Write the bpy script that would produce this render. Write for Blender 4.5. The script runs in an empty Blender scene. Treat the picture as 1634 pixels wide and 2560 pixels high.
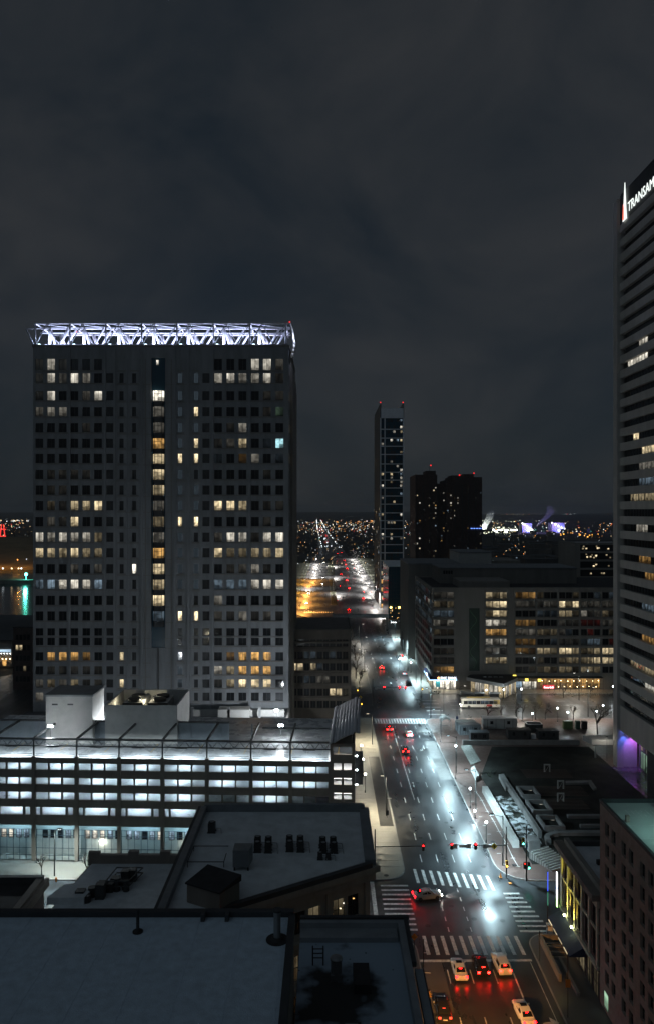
import bpy, bmesh, math, random
from mathutils import Vector, Matrix
random.seed(7)
R = math.radians
SC = bpy.context.scene
COL = SC.collection
F, H = 1848.9, 63.0          # focal length in photo pixels, eye height in metres

# ------------------------------------------------------------------ camera
cam = bpy.data.cameras.new('camera'); cam_o = bpy.data.objects.new('camera', cam); COL.objects.link(cam_o)
cam.sensor_fit = 'VERTICAL'; cam.sensor_height = 36; cam.lens = 26
cam.clip_start = 0.5; cam.clip_end = 30000
cam_o.location = (0, 0, H); cam_o.rotation_euler = (R(90), 0, 0)
SC.camera = cam_o

# ------------------------------------------------------------------ world: overcast night sky with city glow
W = bpy.data.worlds.new('World'); SC.world = W; W.use_nodes = True
nt = W.node_tree; nt.nodes.clear()
def wn(t): return nt.nodes.new(t)
out = wn('ShaderNodeOutputWorld')
tc = wn('ShaderNodeTexCoord'); mp = wn('ShaderNodeMapping'); mp.inputs['Scale'].default_value = (1.0, 1.0, 1.5)
mp.inputs['Location'].default_value = (3.1, 0.4, 1.7)
nz = wn('ShaderNodeTexNoise'); nz.inputs['Scale'].default_value = 2.9; nz.inputs['Detail'].default_value = 9; nz.inputs['Roughness'].default_value = .58; nz.inputs['Distortion'].default_value = .5
rp = wn('ShaderNodeValToRGB'); rp.color_ramp.elements[0].position = .36; rp.color_ramp.elements[1].position = .68
rp.color_ramp.elements[0].color = (.0094, .0140, .0190, 1); rp.color_ramp.elements[1].color = (.0265, .0287, .0315, 1)
sky = wn('ShaderNodeTexSky'); sky.sky_type = 'NISHITA'; sky.sun_disc = False
sky.sun_elevation = R(38); sky.sun_rotation = R(222)
b1 = wn('ShaderNodeBackground'); b1.inputs['Strength'].default_value = 1.0
b2 = wn('ShaderNodeBackground'); b2.inputs['Strength'].default_value = .0008
ad = wn('ShaderNodeAddShader')
L = nt.links.new
L(tc.outputs['Generated'], mp.inputs['Vector']); L(mp.outputs['Vector'], nz.inputs['Vector']); L(nz.outputs['Fac'], rp.inputs['Fac'])
L(rp.outputs['Color'], b1.inputs['Color']); L(sky.outputs['Color'], b2.inputs['Color'])
L(b1.outputs[0], ad.inputs[0]); L(b2.outputs[0], ad.inputs[1]); L(ad.outputs[0], out.inputs['Surface'])

# very weak, very soft light of the cloud deck behind the camera
sun = bpy.data.lights.new('cloud_glow', 'SUN'); sun.energy = .12; sun.angle = R(70); sun.color = (.62, .85, 1.0)
sun_o = bpy.data.objects.new('cloud_glow', sun); COL.objects.link(sun_o)
sun_o.rotation_euler = (R(52), 0, R(-42))

SC.view_settings.view_transform = 'Standard'; SC.view_settings.look = 'None'
SC.view_settings.exposure = 0; SC.view_settings.gamma = 1
SC.render.engine = 'CYCLES'
cy = SC.cycles
cy.use_denoising = True; cy.max_bounces = 6; cy.diffuse_bounces = 3; cy.glossy_bounces = 3; cy.transmission_bounces = 4
cy.volume_bounces = 1; cy.sample_clamp_indirect = 3; cy.sample_clamp_direct = 80; cy.use_light_tree = True; cy.caustics_reflective = False

# ------------------------------------------------------------------ materials
MATS = {}
def base_mat(name):
    m = bpy.data.materials.new(name); m.use_nodes = True
    n = m.node_tree; b = n.nodes['Principled BSDF']
    MATS[name] = m
    return m, n, b
def M(name, col=(.3, .3, .3), rough=.7, metal=0., var=.25, scale=.6, fine=0., bump=0., streak=False, spec=.5, rvar=0., coord='Object'):
    if name in MATS: return MATS[name]
    m, n, b = base_mat(name)
    b.inputs['Roughness'].default_value = rough; b.inputs['Metallic'].default_value = metal
    b.inputs['Specular IOR Level'].default_value = spec
    tc = n.nodes.new('ShaderNodeTexCoord'); mp = n.nodes.new('ShaderNodeMapping')
    if streak: mp.inputs['Scale'].default_value = (1, 1, .18)
    nz = n.nodes.new('ShaderNodeTexNoise'); nz.inputs['Scale'].default_value = scale; nz.inputs['Detail'].default_value = 7; nz.inputs['Roughness'].default_value = .62
    rp = n.nodes.new('ShaderNodeValToRGB'); rp.color_ramp.elements[0].position = .3; rp.color_ramp.elements[1].position = .72
    rp.color_ramp.elements[0].color = tuple(c*(1-var) for c in col)+(1,); rp.color_ramp.elements[1].color = tuple(min(1, c*(1+var)) for c in col)+(1,)
    k = n.links.new
    oi = n.nodes.new('ShaderNodeObjectInfo'); va = n.nodes.new('ShaderNodeVectorMath'); va.operation = 'ADD'
    k(tc.outputs[coord], va.inputs[0]); k(oi.outputs['Random'], va.inputs[1])
    k(va.outputs[0], mp.inputs['Vector']); k(mp.outputs[0], nz.inputs['Vector']); k(nz.outputs['Fac'], rp.inputs['Fac'])
    k(rp.outputs['Color'], b.inputs['Base Color'])
    if rvar:
        mr = n.nodes.new('ShaderNodeMapRange'); mr.inputs['From Min'].default_value = .35; mr.inputs['From Max'].default_value = .65
        mr.inputs['To Min'].default_value = max(.03, rough-rvar); mr.inputs['To Max'].default_value = rough+rvar
        k(nz.outputs['Fac'], mr.inputs['Value']); k(mr.outputs[0], b.inputs['Roughness'])
    if bump:
        n2 = n.nodes.new('ShaderNodeTexNoise'); n2.inputs['Scale'].default_value = fine or scale*8; n2.inputs['Detail'].default_value = 4
        bp = n.nodes.new('ShaderNodeBump'); bp.inputs['Strength'].default_value = bump; bp.inputs['Distance'].default_value = .05
        k(va.outputs[0], n2.inputs['Vector']); k(n2.outputs['Fac'], bp.inputs['Height']); k(bp.outputs[0], b.inputs['Normal'])
    return m
def plain(name, col, rough=.5, metal=0., spec=.5):
    if name in MATS: return MATS[name]
    m, n, b = base_mat(name); b.inputs['Base Color'].default_value = col+(1,); b.inputs['Roughness'].default_value = rough
    b.inputs['Metallic'].default_value = metal; b.inputs['Specular IOR Level'].default_value = spec
    return m
def E(name, col, s, sample=True):
    if name in MATS: return MATS[name]
    m, n, b = base_mat(name); b.inputs['Base Color'].default_value = (.1, .1, .1, 1)
    b.inputs['Emission Color'].default_value = col+(1,); b.inputs['Emission Strength'].default_value = s
    if not sample: m.cycles.emission_sampling = 'NONE'
    return m
TINT = {'y': (1., .80, .48), 'w': (1., .93, .78), 'o': (1., .55, .17), 'b': (.58, .80, 1.), 'c': (.5, .92, 1.), 'r': (1., .12, .08), 'p': (.25, .18, 1.), 'g': (.55, .9, .6)}
def lit(kind, s):
    """glazing with a lit room behind it: ceiling light, blinds and furniture as a pattern of the room's own light"""
    lv = min((.012, .025, .045, .08, .14, .28, .5, .8, 1.15, 1.8, 3.0), key=lambda v: abs(v-s))
    name = 'lit_window_%s_%d' % (kind, int(lv*1000))
    if name in MATS: return MATS[name]
    m, n, b = base_mat(name); k = n.links.new
    b.inputs['Base Color'].default_value = (.012, .014, .016, 1); b.inputs['Roughness'].default_value = .08
    tc = n.nodes.new('ShaderNodeTexCoord'); oi = n.nodes.new('ShaderNodeObjectInfo')
    sx = n.nodes.new('ShaderNodeSeparateXYZ'); k(tc.outputs['Generated'], sx.inputs[0])
    ml = n.nodes.new('ShaderNodeMath'); ml.operation = 'MULTIPLY'; ml.inputs[1].default_value = 97.; k(oi.outputs['Random'], ml.inputs[0])
    cb = n.nodes.new('ShaderNodeCombineXYZ'); k(sx.outputs[0], cb.inputs[0]); k(sx.outputs[2], cb.inputs[2]); k(ml.outputs[0], cb.inputs[1])
    nz = n.nodes.new('ShaderNodeTexNoise'); nz.inputs['Scale'].default_value = 1.7; nz.inputs['Detail'].default_value = 2; k(cb.outputs[0], nz.inputs['Vector'])
    mr0 = n.nodes.new('ShaderNodeMapRange'); mr0.inputs['From Min'].default_value = .38; mr0.inputs['From Max'].default_value = .6
    mr0.inputs['To Min'].default_value = .45; mr0.inputs['To Max'].default_value = 1.15; k(nz.outputs['Fac'], mr0.inputs['Value'])
    # each half of the window has its own blind
    fl = n.nodes.new('ShaderNodeMath'); fl.operation = 'MULTIPLY_ADD'; fl.inputs[1].default_value = 1.999; k(sx.outputs[0], fl.inputs[0]); k(ml.outputs[0], fl.inputs[2])
    f2 = n.nodes.new('ShaderNodeMath'); f2.operation = 'FLOOR'; k(fl.outputs[0], f2.inputs[0])
    wn_ = n.nodes.new('ShaderNodeTexWhiteNoise'); wn_.noise_dimensions = '1D'; k(f2.outputs[0], wn_.inputs['W'])
    mw = n.nodes.new('ShaderNodeMapRange'); mw.inputs['To Min'].default_value = .45; mw.inputs['To Max'].default_value = 1.2; k(wn_.outputs['Value'], mw.inputs['Value'])
    mr1 = n.nodes.new('ShaderNodeMath'); mr1.operation = 'MULTIPLY'; k(mr0.outputs[0], mr1.inputs[0]); k(mw.outputs[0], mr1.inputs[1])
    # furniture and people stand dark against the room up to a height that differs from half to half
    fa = n.nodes.new('ShaderNodeMath'); fa.operation = 'ADD'; fa.inputs[1].default_value = 31.7; k(f2.outputs[0], fa.inputs[0])
    w2 = n.nodes.new('ShaderNodeTexWhiteNoise'); w2.noise_dimensions = '1D'; k(fa.outputs[0], w2.inputs['W'])
    mc = n.nodes.new('ShaderNodeMath'); mc.operation = 'MULTIPLY'; mc.inputs[1].default_value = .5; k(w2.outputs['Value'], mc.inputs[0])
    gt = n.nodes.new('ShaderNodeMath'); gt.operation = 'GREATER_THAN'; k(sx.outputs[2], gt.inputs[0]); k(mc.outputs[0], gt.inputs[1])
    mg = n.nodes.new('ShaderNodeMapRange'); mg.inputs['To Min'].default_value = .42; mg.inputs['To Max'].default_value = 1.1; k(gt.outputs[0], mg.inputs['Value'])
    mr = n.nodes.new('ShaderNodeMath'); mr.operation = 'MULTIPLY'; k(mr1.outputs[0], mr.inputs[0]); k(mg.outputs[0], mr.inputs[1])
    # upper half of a room is brighter (ceiling fittings), furniture darkens the lower half
    m2 = n.nodes.new('ShaderNodeMapRange'); m2.inputs['From Min'].default_value = 0; m2.inputs['From Max'].default_value = 1
    m2.inputs['To Min'].default_value = .55; m2.inputs['To Max'].default_value = 1.25; k(sx.outputs[2], m2.inputs['Value'])
    mm = n.nodes.new('ShaderNodeMath'); mm.operation = 'MULTIPLY'; k(mr.outputs[0], mm.inputs[0]); k(m2.outputs[0], mm.inputs[1])
    m3 = n.nodes.new('ShaderNodeMath'); m3.operation = 'MULTIPLY'; m3.inputs[1].default_value = lv; k(mm.outputs[0], m3.inputs[0])
    b.inputs['Emission Color'].default_value = TINT[kind]+(1,); k(m3.outputs[0], b.inputs['Emission Strength'])
    m.cycles.emission_sampling = 'NONE'
    return m

concrete = M('tower_concrete', (.195, .208, .225), .8, var=.24, scale=.5, streak=True, bump=.15, fine=6)
concrete_d = M('dark_concrete', (.17, .165, .155), .8, var=.2, scale=.4, streak=True)
brown_stone = M('brown_stone', (.19, .165, .145), .8, var=.22, scale=.5, streak=True)
tan_concrete = M('tan_concrete', (.28, .255, .22), .75, var=.15, scale=.5, streak=True)
beige = M('beige_concrete', (.235, .22, .20), .8, var=.15, scale=.4, streak=True)
brick_m = M('red_brick', (.30, .25, .215), .85, var=.25, scale=1.2, bump=.3, fine=14)
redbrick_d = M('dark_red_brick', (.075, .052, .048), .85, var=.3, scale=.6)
snow_roof = M('frosted_roof', (.52, .62, .72), .8, var=.16, scale=1.6, bump=.5, fine=14)
snow_roof_d = M('thin_snow_roof', (.58, .61, .64), .8, var=.18, scale=.5, bump=.3, fine=9)
tar = M('black_tar', (.022, .022, .024), .75, var=.5, scale=.8, bump=.3)
coping = M('dark_coping', (.035, .038, .042), .6, var=.3)
flash = M('grey_flashing', (.16, .175, .19), .5, var=.2)
steel_d = M('dark_steel', (.045, .048, .05), .5, .4, var=.3)
steel = M('galvanised_steel', (.30, .31, .32), .45, .7, var=.2)
white_p = M('white_paint_steel', (.78, .78, .8), .4, var=.05)
white_wall = M('white_wall', (.42, .42, .41), .7, var=.12)
paint = M('road_paint', (.56, .57, .56), .5, var=.42, scale=2.6, rvar=.15)
paint_y = M('yellow_road_paint', (.65, .45, .10), .5, var=.3)
def wet_asphalt():
    m, n, b = base_mat('wet_asphalt'); k = n.links.new; N = n.nodes.new
    tc = N('ShaderNodeTexCoord'); mp = N('ShaderNodeMapping'); mp.inputs['Scale'].default_value = (.42, .035, 1); k(tc.outputs['Object'], mp.inputs[0])
    t1 = N('ShaderNodeTexNoise'); t1.inputs['Scale'].default_value = 1.; t1.inputs['Detail'].default_value = 3; k(mp.outputs[0], t1.inputs['Vector'])       # wheel tracks along the street
    t2 = N('ShaderNodeTexNoise'); t2.inputs['Scale'].default_value = .35; t2.inputs['Detail'].default_value = 5; k(tc.outputs['Object'], t2.inputs['Vector'])
    t3 = N('ShaderNodeTexNoise'); t3.inputs['Scale'].default_value = 4.; t3.inputs['Detail'].default_value = 4; k(tc.outputs['Object'], t3.inputs['Vector'])
    a = N('ShaderNodeMath'); a.operation = 'MULTIPLY_ADD'; a.inputs[1].default_value = .5; k(t2.outputs['Fac'], a.inputs[0]); k(t1.outputs['Fac'], a.inputs[2])
    r = N('ShaderNodeMapRange'); r.inputs['From Min'].default_value = .55; r.inputs['From Max'].default_value = .95; r.inputs['To Min'].default_value = .26; r.inputs['To Max'].default_value = .46; k(a.outputs[0], r.inputs['Value']); k(r.outputs[0], b.inputs['Roughness'])
    c = N('ShaderNodeValToRGB'); c.color_ramp.elements[0].position = .3; c.color_ramp.elements[1].position = .7; c.color_ramp.elements[0].color = (.026, .028, .031, 1); c.color_ramp.elements[1].color = (.05, .053, .057, 1); k(t2.outputs['Fac'], c.inputs['Fac']); k(c.outputs[0], b.inputs['Base Color'])
    bp = N('ShaderNodeBump'); bp.inputs['Strength'].default_value = .06; bp.inputs['Distance'].default_value = .05; k(t3.outputs['Fac'], bp.inputs['Height']); k(bp.outputs[0], b.inputs['Normal'])
    b.inputs['Specular IOR Level'].default_value = .6
    return m
asphalt = wet_asphalt()
asphalt_p = M('old_asphalt_patch', (.05, .05, .05), .38, var=.3, scale=.5, rvar=.1, bump=.08, fine=6)
pave = M('damp_concrete_paving', (.30, .285, .25), .45, var=.18, scale=.6, rvar=.15)
pave_d = M('dark_paving', (.10, .098, .095), .5, var=.25, scale=.5, rvar=.15)
brick_pave = M('brick_paving', (.095, .062, .054), .42, var=.3, scale=1.0, rvar=.14, bump=.15, fine=12)
kerb_m = M('granite_kerb', (.25, .25, .245), .5, var=.2)
ground_m = M('dark_ground', (.03, .032, .03), .9, var=.5, scale=.02)
grass_m = M('winter_grass', (.028, .035, .02), .95, var=.5, scale=1.0, bump=.5)
snow_patch = M('old_snow', (.55, .58, .62), .8, var=.2, scale=1.0, bump=.5)
glass_d = plain('dark_glass', (.012, .014, .017), .07)
glass_t = plain('teal_dark_glass', (.018, .055, .085), .12)
rubber = plain('rubber', (.02, .02, .02), .8)
chrome = plain('chrome', (.6, .6, .6), .2, 1.)
glass_g = M('greyish_glass', (.045, .048, .052), .12, var=.4, scale=.3)

# ------------------------------------------------------------------ mesh builder and object helpers
class MB:
    def __init__(s): s.v = []; s.f = []; s.m = []
    def quad(s, a, b, c, d, m=0):
        i = len(s.v); s.v += [a, b, c, d]; s.f.append((i, i+1, i+2, i+3)); s.m.append(m); return s
    def poly(s, pts, m=0):
        i = len(s.v); s.v += list(pts); s.f.append(tuple(range(i, i+len(pts)))); s.m.append(m); return s
    def box(s, x0, x1, y0, y1, z0, z1, m=0):
        i = len(s.v)
        s.v += [(x0,y0,z0),(x1,y0,z0),(x1,y1,z0),(x0,y1,z0),(x0,y0,z1),(x1,y0,z1),(x1,y1,z1),(x0,y1,z1)]
        for q in ((0,3,2,1),(4,5,6,7),(0,1,5,4),(1,2,6,5),(2,3,7,6),(3,0,4,7)):
            s.f.append(tuple(i+k for k in q)); s.m.append(m)
        return s
    def prism(s, poly, z0, z1, m=0, zt=None):
        n = len(poly); i = len(s.v)
        s.v += [(p[0], p[1], z0) for p in poly] + [(p[0], p[1], (zt[k] if zt else z1)) for k, p in enumerate(poly)]
        s.f.append(tuple(i+k for k in reversed(range(n)))); s.m.append(m)
        s.f.append(tuple(i+n+k for k in range(n))); s.m.append(m)
        for k in range(n):
            s.f.append((i+k, i+(k+1) % n, i+n+(k+1) % n, i+n+k)); s.m.append(m)
        return s
    def tube(s, p, q, r, n=6, m=0, r2=None, cap=True):
        p = Vector(p); q = Vector(q); d = (q-p)
        if d.length < 1e-6: return s
        d.normalize(); u = d.orthogonal().normalized(); w = d.cross(u); i = len(s.v); r2 = r if r2 is None else r2
        for c, rr in ((p, r), (q, r2)):
            for k in range(n):
                a = 2*math.pi*k/n; s.v.append(tuple(c+u*math.cos(a)*rr+w*math.sin(a)*rr))
        for k in range(n):
            s.f.append((i+k, i+(k+1) % n, i+n+(k+1) % n, i+n+k)); s.m.append(m)
        if cap:
            s.f.append(tuple(i+k for k in reversed(range(n)))); s.m.append(m); s.f.append(tuple(i+n+k for k in range(n))); s.m.append(m)
        return s
    def cyl(s, x, y, z0, z1, r, n=14, m=0, r2=None): return s.tube((x,y,z0),(x,y,z1), r, n, m, r2)
    def ball(s, c, r, m=0, nu=10, nv=6, sz=1.):
        i = len(s.v)
        for a in range(nv+1):
            t = math.pi*a/nv
            for b in range(nu):
                p = 2*math.pi*b/nu; s.v.append((c[0]+r*math.sin(t)*math.cos(p), c[1]+r*math.sin(t)*math.sin(p), c[2]+r*sz*math.cos(t)))
        for a in range(nv):
            for b in range(nu):
                s.f.append((i+a*nu+b, i+(a+1)*nu+b, i+(a+1)*nu+(b+1) % nu, i+a*nu+(b+1) % nu)); s.m.append(m)
        return s
    def loft(s, rings, m=0, cap=True):
        n = len(rings[0]); i = len(s.v)
        for r in rings: s.v += list(r)
        for a in range(len(rings)-1):
            for k in range(n):
                s.f.append((i+a*n+k, i+a*n+(k+1) % n, i+(a+1)*n+(k+1) % n, i+(a+1)*n+k)); s.m.append(m)
        if cap:
            s.f.append(tuple(i+k for k in reversed(range(n)))); s.m.append(m)
            j = i+(len(rings)-1)*n; s.f.append(tuple(j+k for k in range(n))); s.m.append(m)
        return s
    def mesh(s, name, mats, smooth=False):
        me = bpy.data.meshes.new(name); me.from_pydata(s.v, [], s.f)
        mats = mats if isinstance(mats, (list, tuple)) else [mats]
        for m in mats: me.materials.append(m)
        me.polygons.foreach_set('material_index', s.m)
        if smooth: me.polygons.foreach_set('use_smooth', [True]*len(s.f))
        bm = bmesh.new(); bm.from_mesh(me); bmesh.ops.recalc_face_normals(bm, faces=bm.faces); bm.to_mesh(me); bm.free()
        me.update(); return me
    def build(s, name, mats, parent=None, world=True, loc=None, smooth=False):
        return put(name, s.mesh(name, mats, smooth), parent, world, loc)
WLOC = {}
def put(name, me, parent=None, world=True, loc=None, rz=0., mat=None):
    """link a mesh as an object; loc is in world space when world (the parent must then be unrotated), else in the parent's space"""
    o = bpy.data.objects.new(name, me); COL.objects.link(o)
    l = Vector(loc) if loc is not None else Vector((0, 0, 0))
    if parent is not None:
        o.parent = parent
        o.location = l-WLOC[parent.name] if world else l
        WLOC[o.name] = l if world else WLOC[parent.name]+l
    else:
        o.location = l; WLOC[o.name] = l
    o.rotation_euler = (0, 0, rz)
    if mat is not None:
        o.material_slots[0].link = 'OBJECT'; o.material_slots[0].material = mat
    return o
def tag(o, label, cat, group=None):
    o['label'] = label; o['category'] = cat
    if group: o['group'] = group
    return o
def thing(name, label, cat, loc=(0, 0, 0), rz=0., group=None):
    o = bpy.data.objects.new(name, None); COL.objects.link(o); o.location = loc; o.rotation_euler = (0, 0, rz); o.empty_display_size = .3
    WLOC[o.name] = Vector(loc); return tag(o, label, cat, group)
def struct(o, kind='structure'): o['kind'] = kind; return o
def copy_tree(o, parent=None):
    c = o.copy(); COL.objects.link(c)
    if parent is not None: c.parent = parent
    for ch in o.children: copy_tree(ch, c)
    return c
def copies(o, loc, rz, label):
    c = copy_tree(o); c.location = loc; c.rotation_euler = (0, 0, rz); c['label'] = label; WLOC[c.name] = Vector(loc); return c
def light(name, loc, power, col=(1, 1, 1), r=.25, parent=None, world=True, spot=None, aim=None):
    l = bpy.data.lights.new(name, 'SPOT' if spot else 'POINT'); l.energy = power; l.color = col; l.shadow_soft_size = r
    o = bpy.data.objects.new(name, l); COL.objects.link(o); lo = Vector(loc)
    if spot: l.spot_size = R(spot); l.spot_blend = .6
    if parent is not None:
        o.parent = parent; o.location = lo-WLOC[parent.name] if world else lo
    else: o.location = lo
    if aim is not None: o.rotation_euler = (Vector(aim)-lo).to_track_quat('-Z', 'Y').to_euler()
    return o
def area(name, loc, power, col, sx, sy, parent, world=False):
    l = bpy.data.lights.new(name, 'AREA'); l.shape = 'RECTANGLE'; l.size = sx; l.size_y = sy; l.energy = power; l.color = col
    o = bpy.data.objects.new(name, l); COL.objects.link(o); o.parent = parent; o.location = Vector(loc)-WLOC[parent.name] if world else Vector(loc)
    return o
def wall_grid(mb, P, u0, u1, v0, v1, ops, depth=.3, m=0, mr=None):
    """a wall with real openings: P(u, v, w) maps width, height and inward depth to a point"""
    us = sorted({u0, u1, *[o[0] for o in ops], *[o[1] for o in ops]}); vs = sorted({v0, v1, *[o[2] for o in ops], *[o[3] for o in ops]})
    us = [u for u in us if u0-1e-6 <= u <= u1+1e-6]; vs = [v for v in vs if v0-1e-6 <= v <= v1+1e-6]
    holes = set()
    ui = {u: i for i, u in enumerate(us)}; vi = {v: i for i, v in enumerate(vs)}
    for a, b, c, d in ops:
        for i in range(ui[a], ui[b]):
            for j in range(vi[c], vi[d]): holes.add((i, j))
    for j in range(len(vs)-1):
        i = 0
        while i < len(us)-1:
            if (i, j) in holes: i += 1; continue
            k = i
            while k < len(us)-1 and (k, j) not in holes: k += 1
            mb.quad(P(us[i], vs[j], 0), P(us[k], vs[j], 0), P(us[k], vs[j+1], 0), P(us[i], vs[j+1], 0), m); i = k
    r = m if mr is None else mr
    for a, b, c, d in ops:
        mb.quad(P(a,c,0), P(b,c,0), P(b,c,depth), P(a,c,depth), r); mb.quad(P(a,d,0), P(b,d,0), P(b,d,depth), P(a,d,depth), r)
        mb.quad(P(a,c,0), P(a,d,0), P(a,d,depth), P(a,c,depth), r); mb.quad(P(b,c,0), P(b,d,0), P(b,d,depth), P(b,c,depth), r)
WM = {}
def win_mesh(w, h, nx=1, nz=1, bar=.07):
    key = (round(w, 2), round(h, 2), nx, nz, bar)
    if key not in WM:
        b = MB(); b.quad((-w/2-.05, 0, -.05), (w/2+.05, 0, -.05), (w/2+.05, 0, h+.05), (-w/2-.05, 0, h+.05), 0)
        for k in range(1, nx): x = -w/2+w*k/nx; b.box(x-bar/2, x+bar/2, -.06, .02, 0, h, 1)
        for k in range(1, nz): z = h*k/nz; b.box(-w/2, w/2, -.055, .02, z-bar/2, z+bar/2, 1)
        for x in (-w/2, w/2): b.box(x-bar/2, x+bar/2, -.06, .02, 0, h, 1)
        me = bpy.data.meshes.new('window'); me.from_pydata(b.v, [], b.f); me.materials.append(glass_d); me.materials.append(steel_d)
        me.polygons.foreach_set('material_index', b.m); me.update(); WM[key] = me
    return WM[key]
def window(parent, w, h, loc, mat=None, rz=0., nx=1, nz=1, name='window', world=True, bar=.07):
    return put(name, win_mesh(w, h, nx, nz, bar), parent, world, loc, rz, mat or glass_d)
def text(name, body, size, loc, rot, mat, parent=None, ext=.04, world=True, sx=1.):
    c = bpy.data.curves.new(name, 'FONT'); c.body = body; c.size = size; c.extrude = ext; c.resolution_u = 2
    t = bpy.data.objects.new(name+'_curve', c); COL.objects.link(t); bpy.context.view_layer.update()
    me = bpy.data.meshes.new_from_object(t.evaluated_get(bpy.context.evaluated_depsgraph_get())); bpy.data.objects.remove(t)
    me.name = name; me.materials.clear(); me.materials.append(mat)
    o = put(name, me, parent, world, loc); o.rotation_euler = rot; o.scale = (sx, 1, 1); return o
def G(px, py, z=0.):
    y = (H-z)*F/(py-1280); return ((px-817)/F*y, y)
def box(name, x0, x1, y0, y1, z0, z1, mat, parent=None, world=True): return MB().box(x0,x1,y0,y1,z0,z1).build(name, mat, parent, world)
# ================================================================== the setting
gm = MB(); gm.quad((-9000, -300, -.35), (9000, -300, -.35), (9000, 14000, -.35), (-9000, 14000, -.35)); struct(gm.build('ground', ground_m))
rd = MB(); rd.poly([(-140, 30, 0), (170, 30, 0), (170, 262, 0), (48, 440, 0), (60, 1050, 0), (30, 1050, 0), (8, 2400, 0), (-60, 6500, 0), (-90, 6500, 0), (-26, 2400, 0), (-14, 1050, 0), (-32, 1000, 0), (-34, 480, 0), (-10, 440, 0), (-140, 262, 0)])
road = struct(rd.build('road', asphalt))

def slab(name, poly, mat, z=.13, kerb=True):
    b = MB(); b.prism(poly, -.3, z, 0)
    o = struct(b.build(name, [mat]))
    if kerb:
        k = MB(); n = len(poly)
        for i in range(n):
            p = Vector(poly[i]); q = Vector(poly[(i+1) % n]); d = (q-p).normalized(); w = Vector((d.y, -d.x))
            k.prism([tuple(p-w*.02), tuple(q-w*.02), tuple(q+w*.16), tuple(p+w*.16)], -.3, z+.012)
        k.build('kerb', kerb_m, o)
    return o
def arc(cx, cy, r, a0, a1, n=6): return [(cx+r*math.cos(R(a0+(a1-a0)*i/n)), cy+r*math.sin(R(a0+(a1-a0)*i/n))) for i in range(n+1)]
sw_nl = slab('sidewalk', [(-90, 20), (12.8, 20)] + arc(9.8, 106.2, 3, 0, 90) + [(-90, 109.2)], pave_d)
sw_l = slab('sidewalk_left', [(-90, 126.6)] + arc(9.5, 130.6, 4, -90, 0) + [(13.5, 222)] + arc(11.5, 224, 2, 0, 90) + [(-90, 226)], pave)
sw_nr = slab('sidewalk_right', [(90, 20), (90, 110.2)] + arc(32.5, 107.2, 3, 90, 180) + [(29.4, 20)], pave_d)
sw_r = slab('plaza_sidewalk', [(120, 225)] + arc(32.5, 222.5, 2.5, 90, 180) + [(29.9, 136)] + arc(35.5, 132, 5.6, 180, 270) + [(120, 126.4)], brick_pave)
sw_fl = slab('far_sidewalk_left', [(-70, 256)] + arc(13.2, 258.2, 2.2, -90, 0) + [(15.4, 330), (16.5, 440), (-70, 440)], pave_d)
sw_fr = slab('far_sidewalk_right', [(170, 256), (170, 440), (36, 440), (33, 380), (31.2, 330)] + arc(33.4, 258.2, 2.2, 180, 270), pave)
for nm, poly in (('median', [(3, 500), (7, 500), (6, 700), (2, 700)]), ('median', [(0, 740), (8, 740), (9, 980), (1, 980)])):
    slab(nm, poly, grass_m)
for x0, x1, y0, y1 in ((-60, -20.5, 445, 1000), (41, 75, 492, 1045)): struct(MB().prism([(x0, y0), (x1, y0), (x1, y1), (x0, y1)], -.3, .12).build('verge', grass_m))
# paving slabs one by one along the left pavement
sb = MB().box(-1.17, 1.17, -1.17, 1.17, 0, .02).mesh('paving_slab', pave)
for i in range(3):
    for j in range(38):
        put('paving_slab', sb, sw_l, True, (6.9+i*2.4, 132.2+j*2.4, .128+random.uniform(0, .006)))
sb2 = MB().box(-1.4, 1.4, -1.4, 1.4, 0, .02).mesh('paving_slab', pave)
for i in range(17):
    for k in range(1):
        put('paving_slab', sb2, sw_l, True, (-67+i*2.9+24.5, 128.6+k*2.9, .128))
# dark lay-by along the left kerb, bus pad and old patches of the carriageway
box('asphalt_patch', 10.6, 13.3, 148, 190, .10, .17, asphalt_p, sw_l)
for nm, x0, x1, y0, y1, mt in (('bus_pad', 26.6, 29.5, 174, 203, pave_d), ('asphalt_patch', 18, 22, 262, 275, asphalt_p), ('asphalt_patch', 13.3, 16.0, 93, 104, pave_d), ('asphalt_patch', 22, 29, 228, 236, asphalt_p), ('asphalt_patch', 14.2, 17, 140, 149, asphalt_p), ('asphalt_patch', 27, 30, 262, 300, pave_d)):
    MB().quad((x0, y0, .004), (x1, y0, .004), (x1, y1, .004), (x0, y1, .004)).build(nm, mt, road)
rr = random.Random(55)
for k in range(18):
    x = rr.uniform(13.8, 28.5); y = rr.choice((rr.uniform(70, 104), rr.uniform(131, 218), rr.uniform(111, 124), rr.uniform(262, 330))); w = rr.uniform(.5, 2.2); l = rr.uniform(1.5, 8)
    if rr.random() < .5: w = rr.uniform(.06, .14); l = rr.uniform(6, 22)
    z = .003+k*.00004
    MB().quad((x-w/2, y, z), (x+w/2, y, z), (x+w/2, y+l, z), (x-w/2, y+l, z)).build('asphalt_patch', asphalt_p, road)
def stripe(pts, mat=paint, name='crosswalk_stripe', z=.008):
    return MB().poly([(p[0], p[1], z) for p in pts]).build(name, mat, road)
for k in range(11):                                         # near crossing
    x = 14.15+k*1.36; stripe([(x, 105.2), (x+.52, 105.2), (x+.42, 109.9), (x-.1, 109.9)])
stripe([(13.0, 103.5), (28.7, 103.7), (28.7, 104.2), (13.0, 104.05)], name='stop_line')
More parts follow.
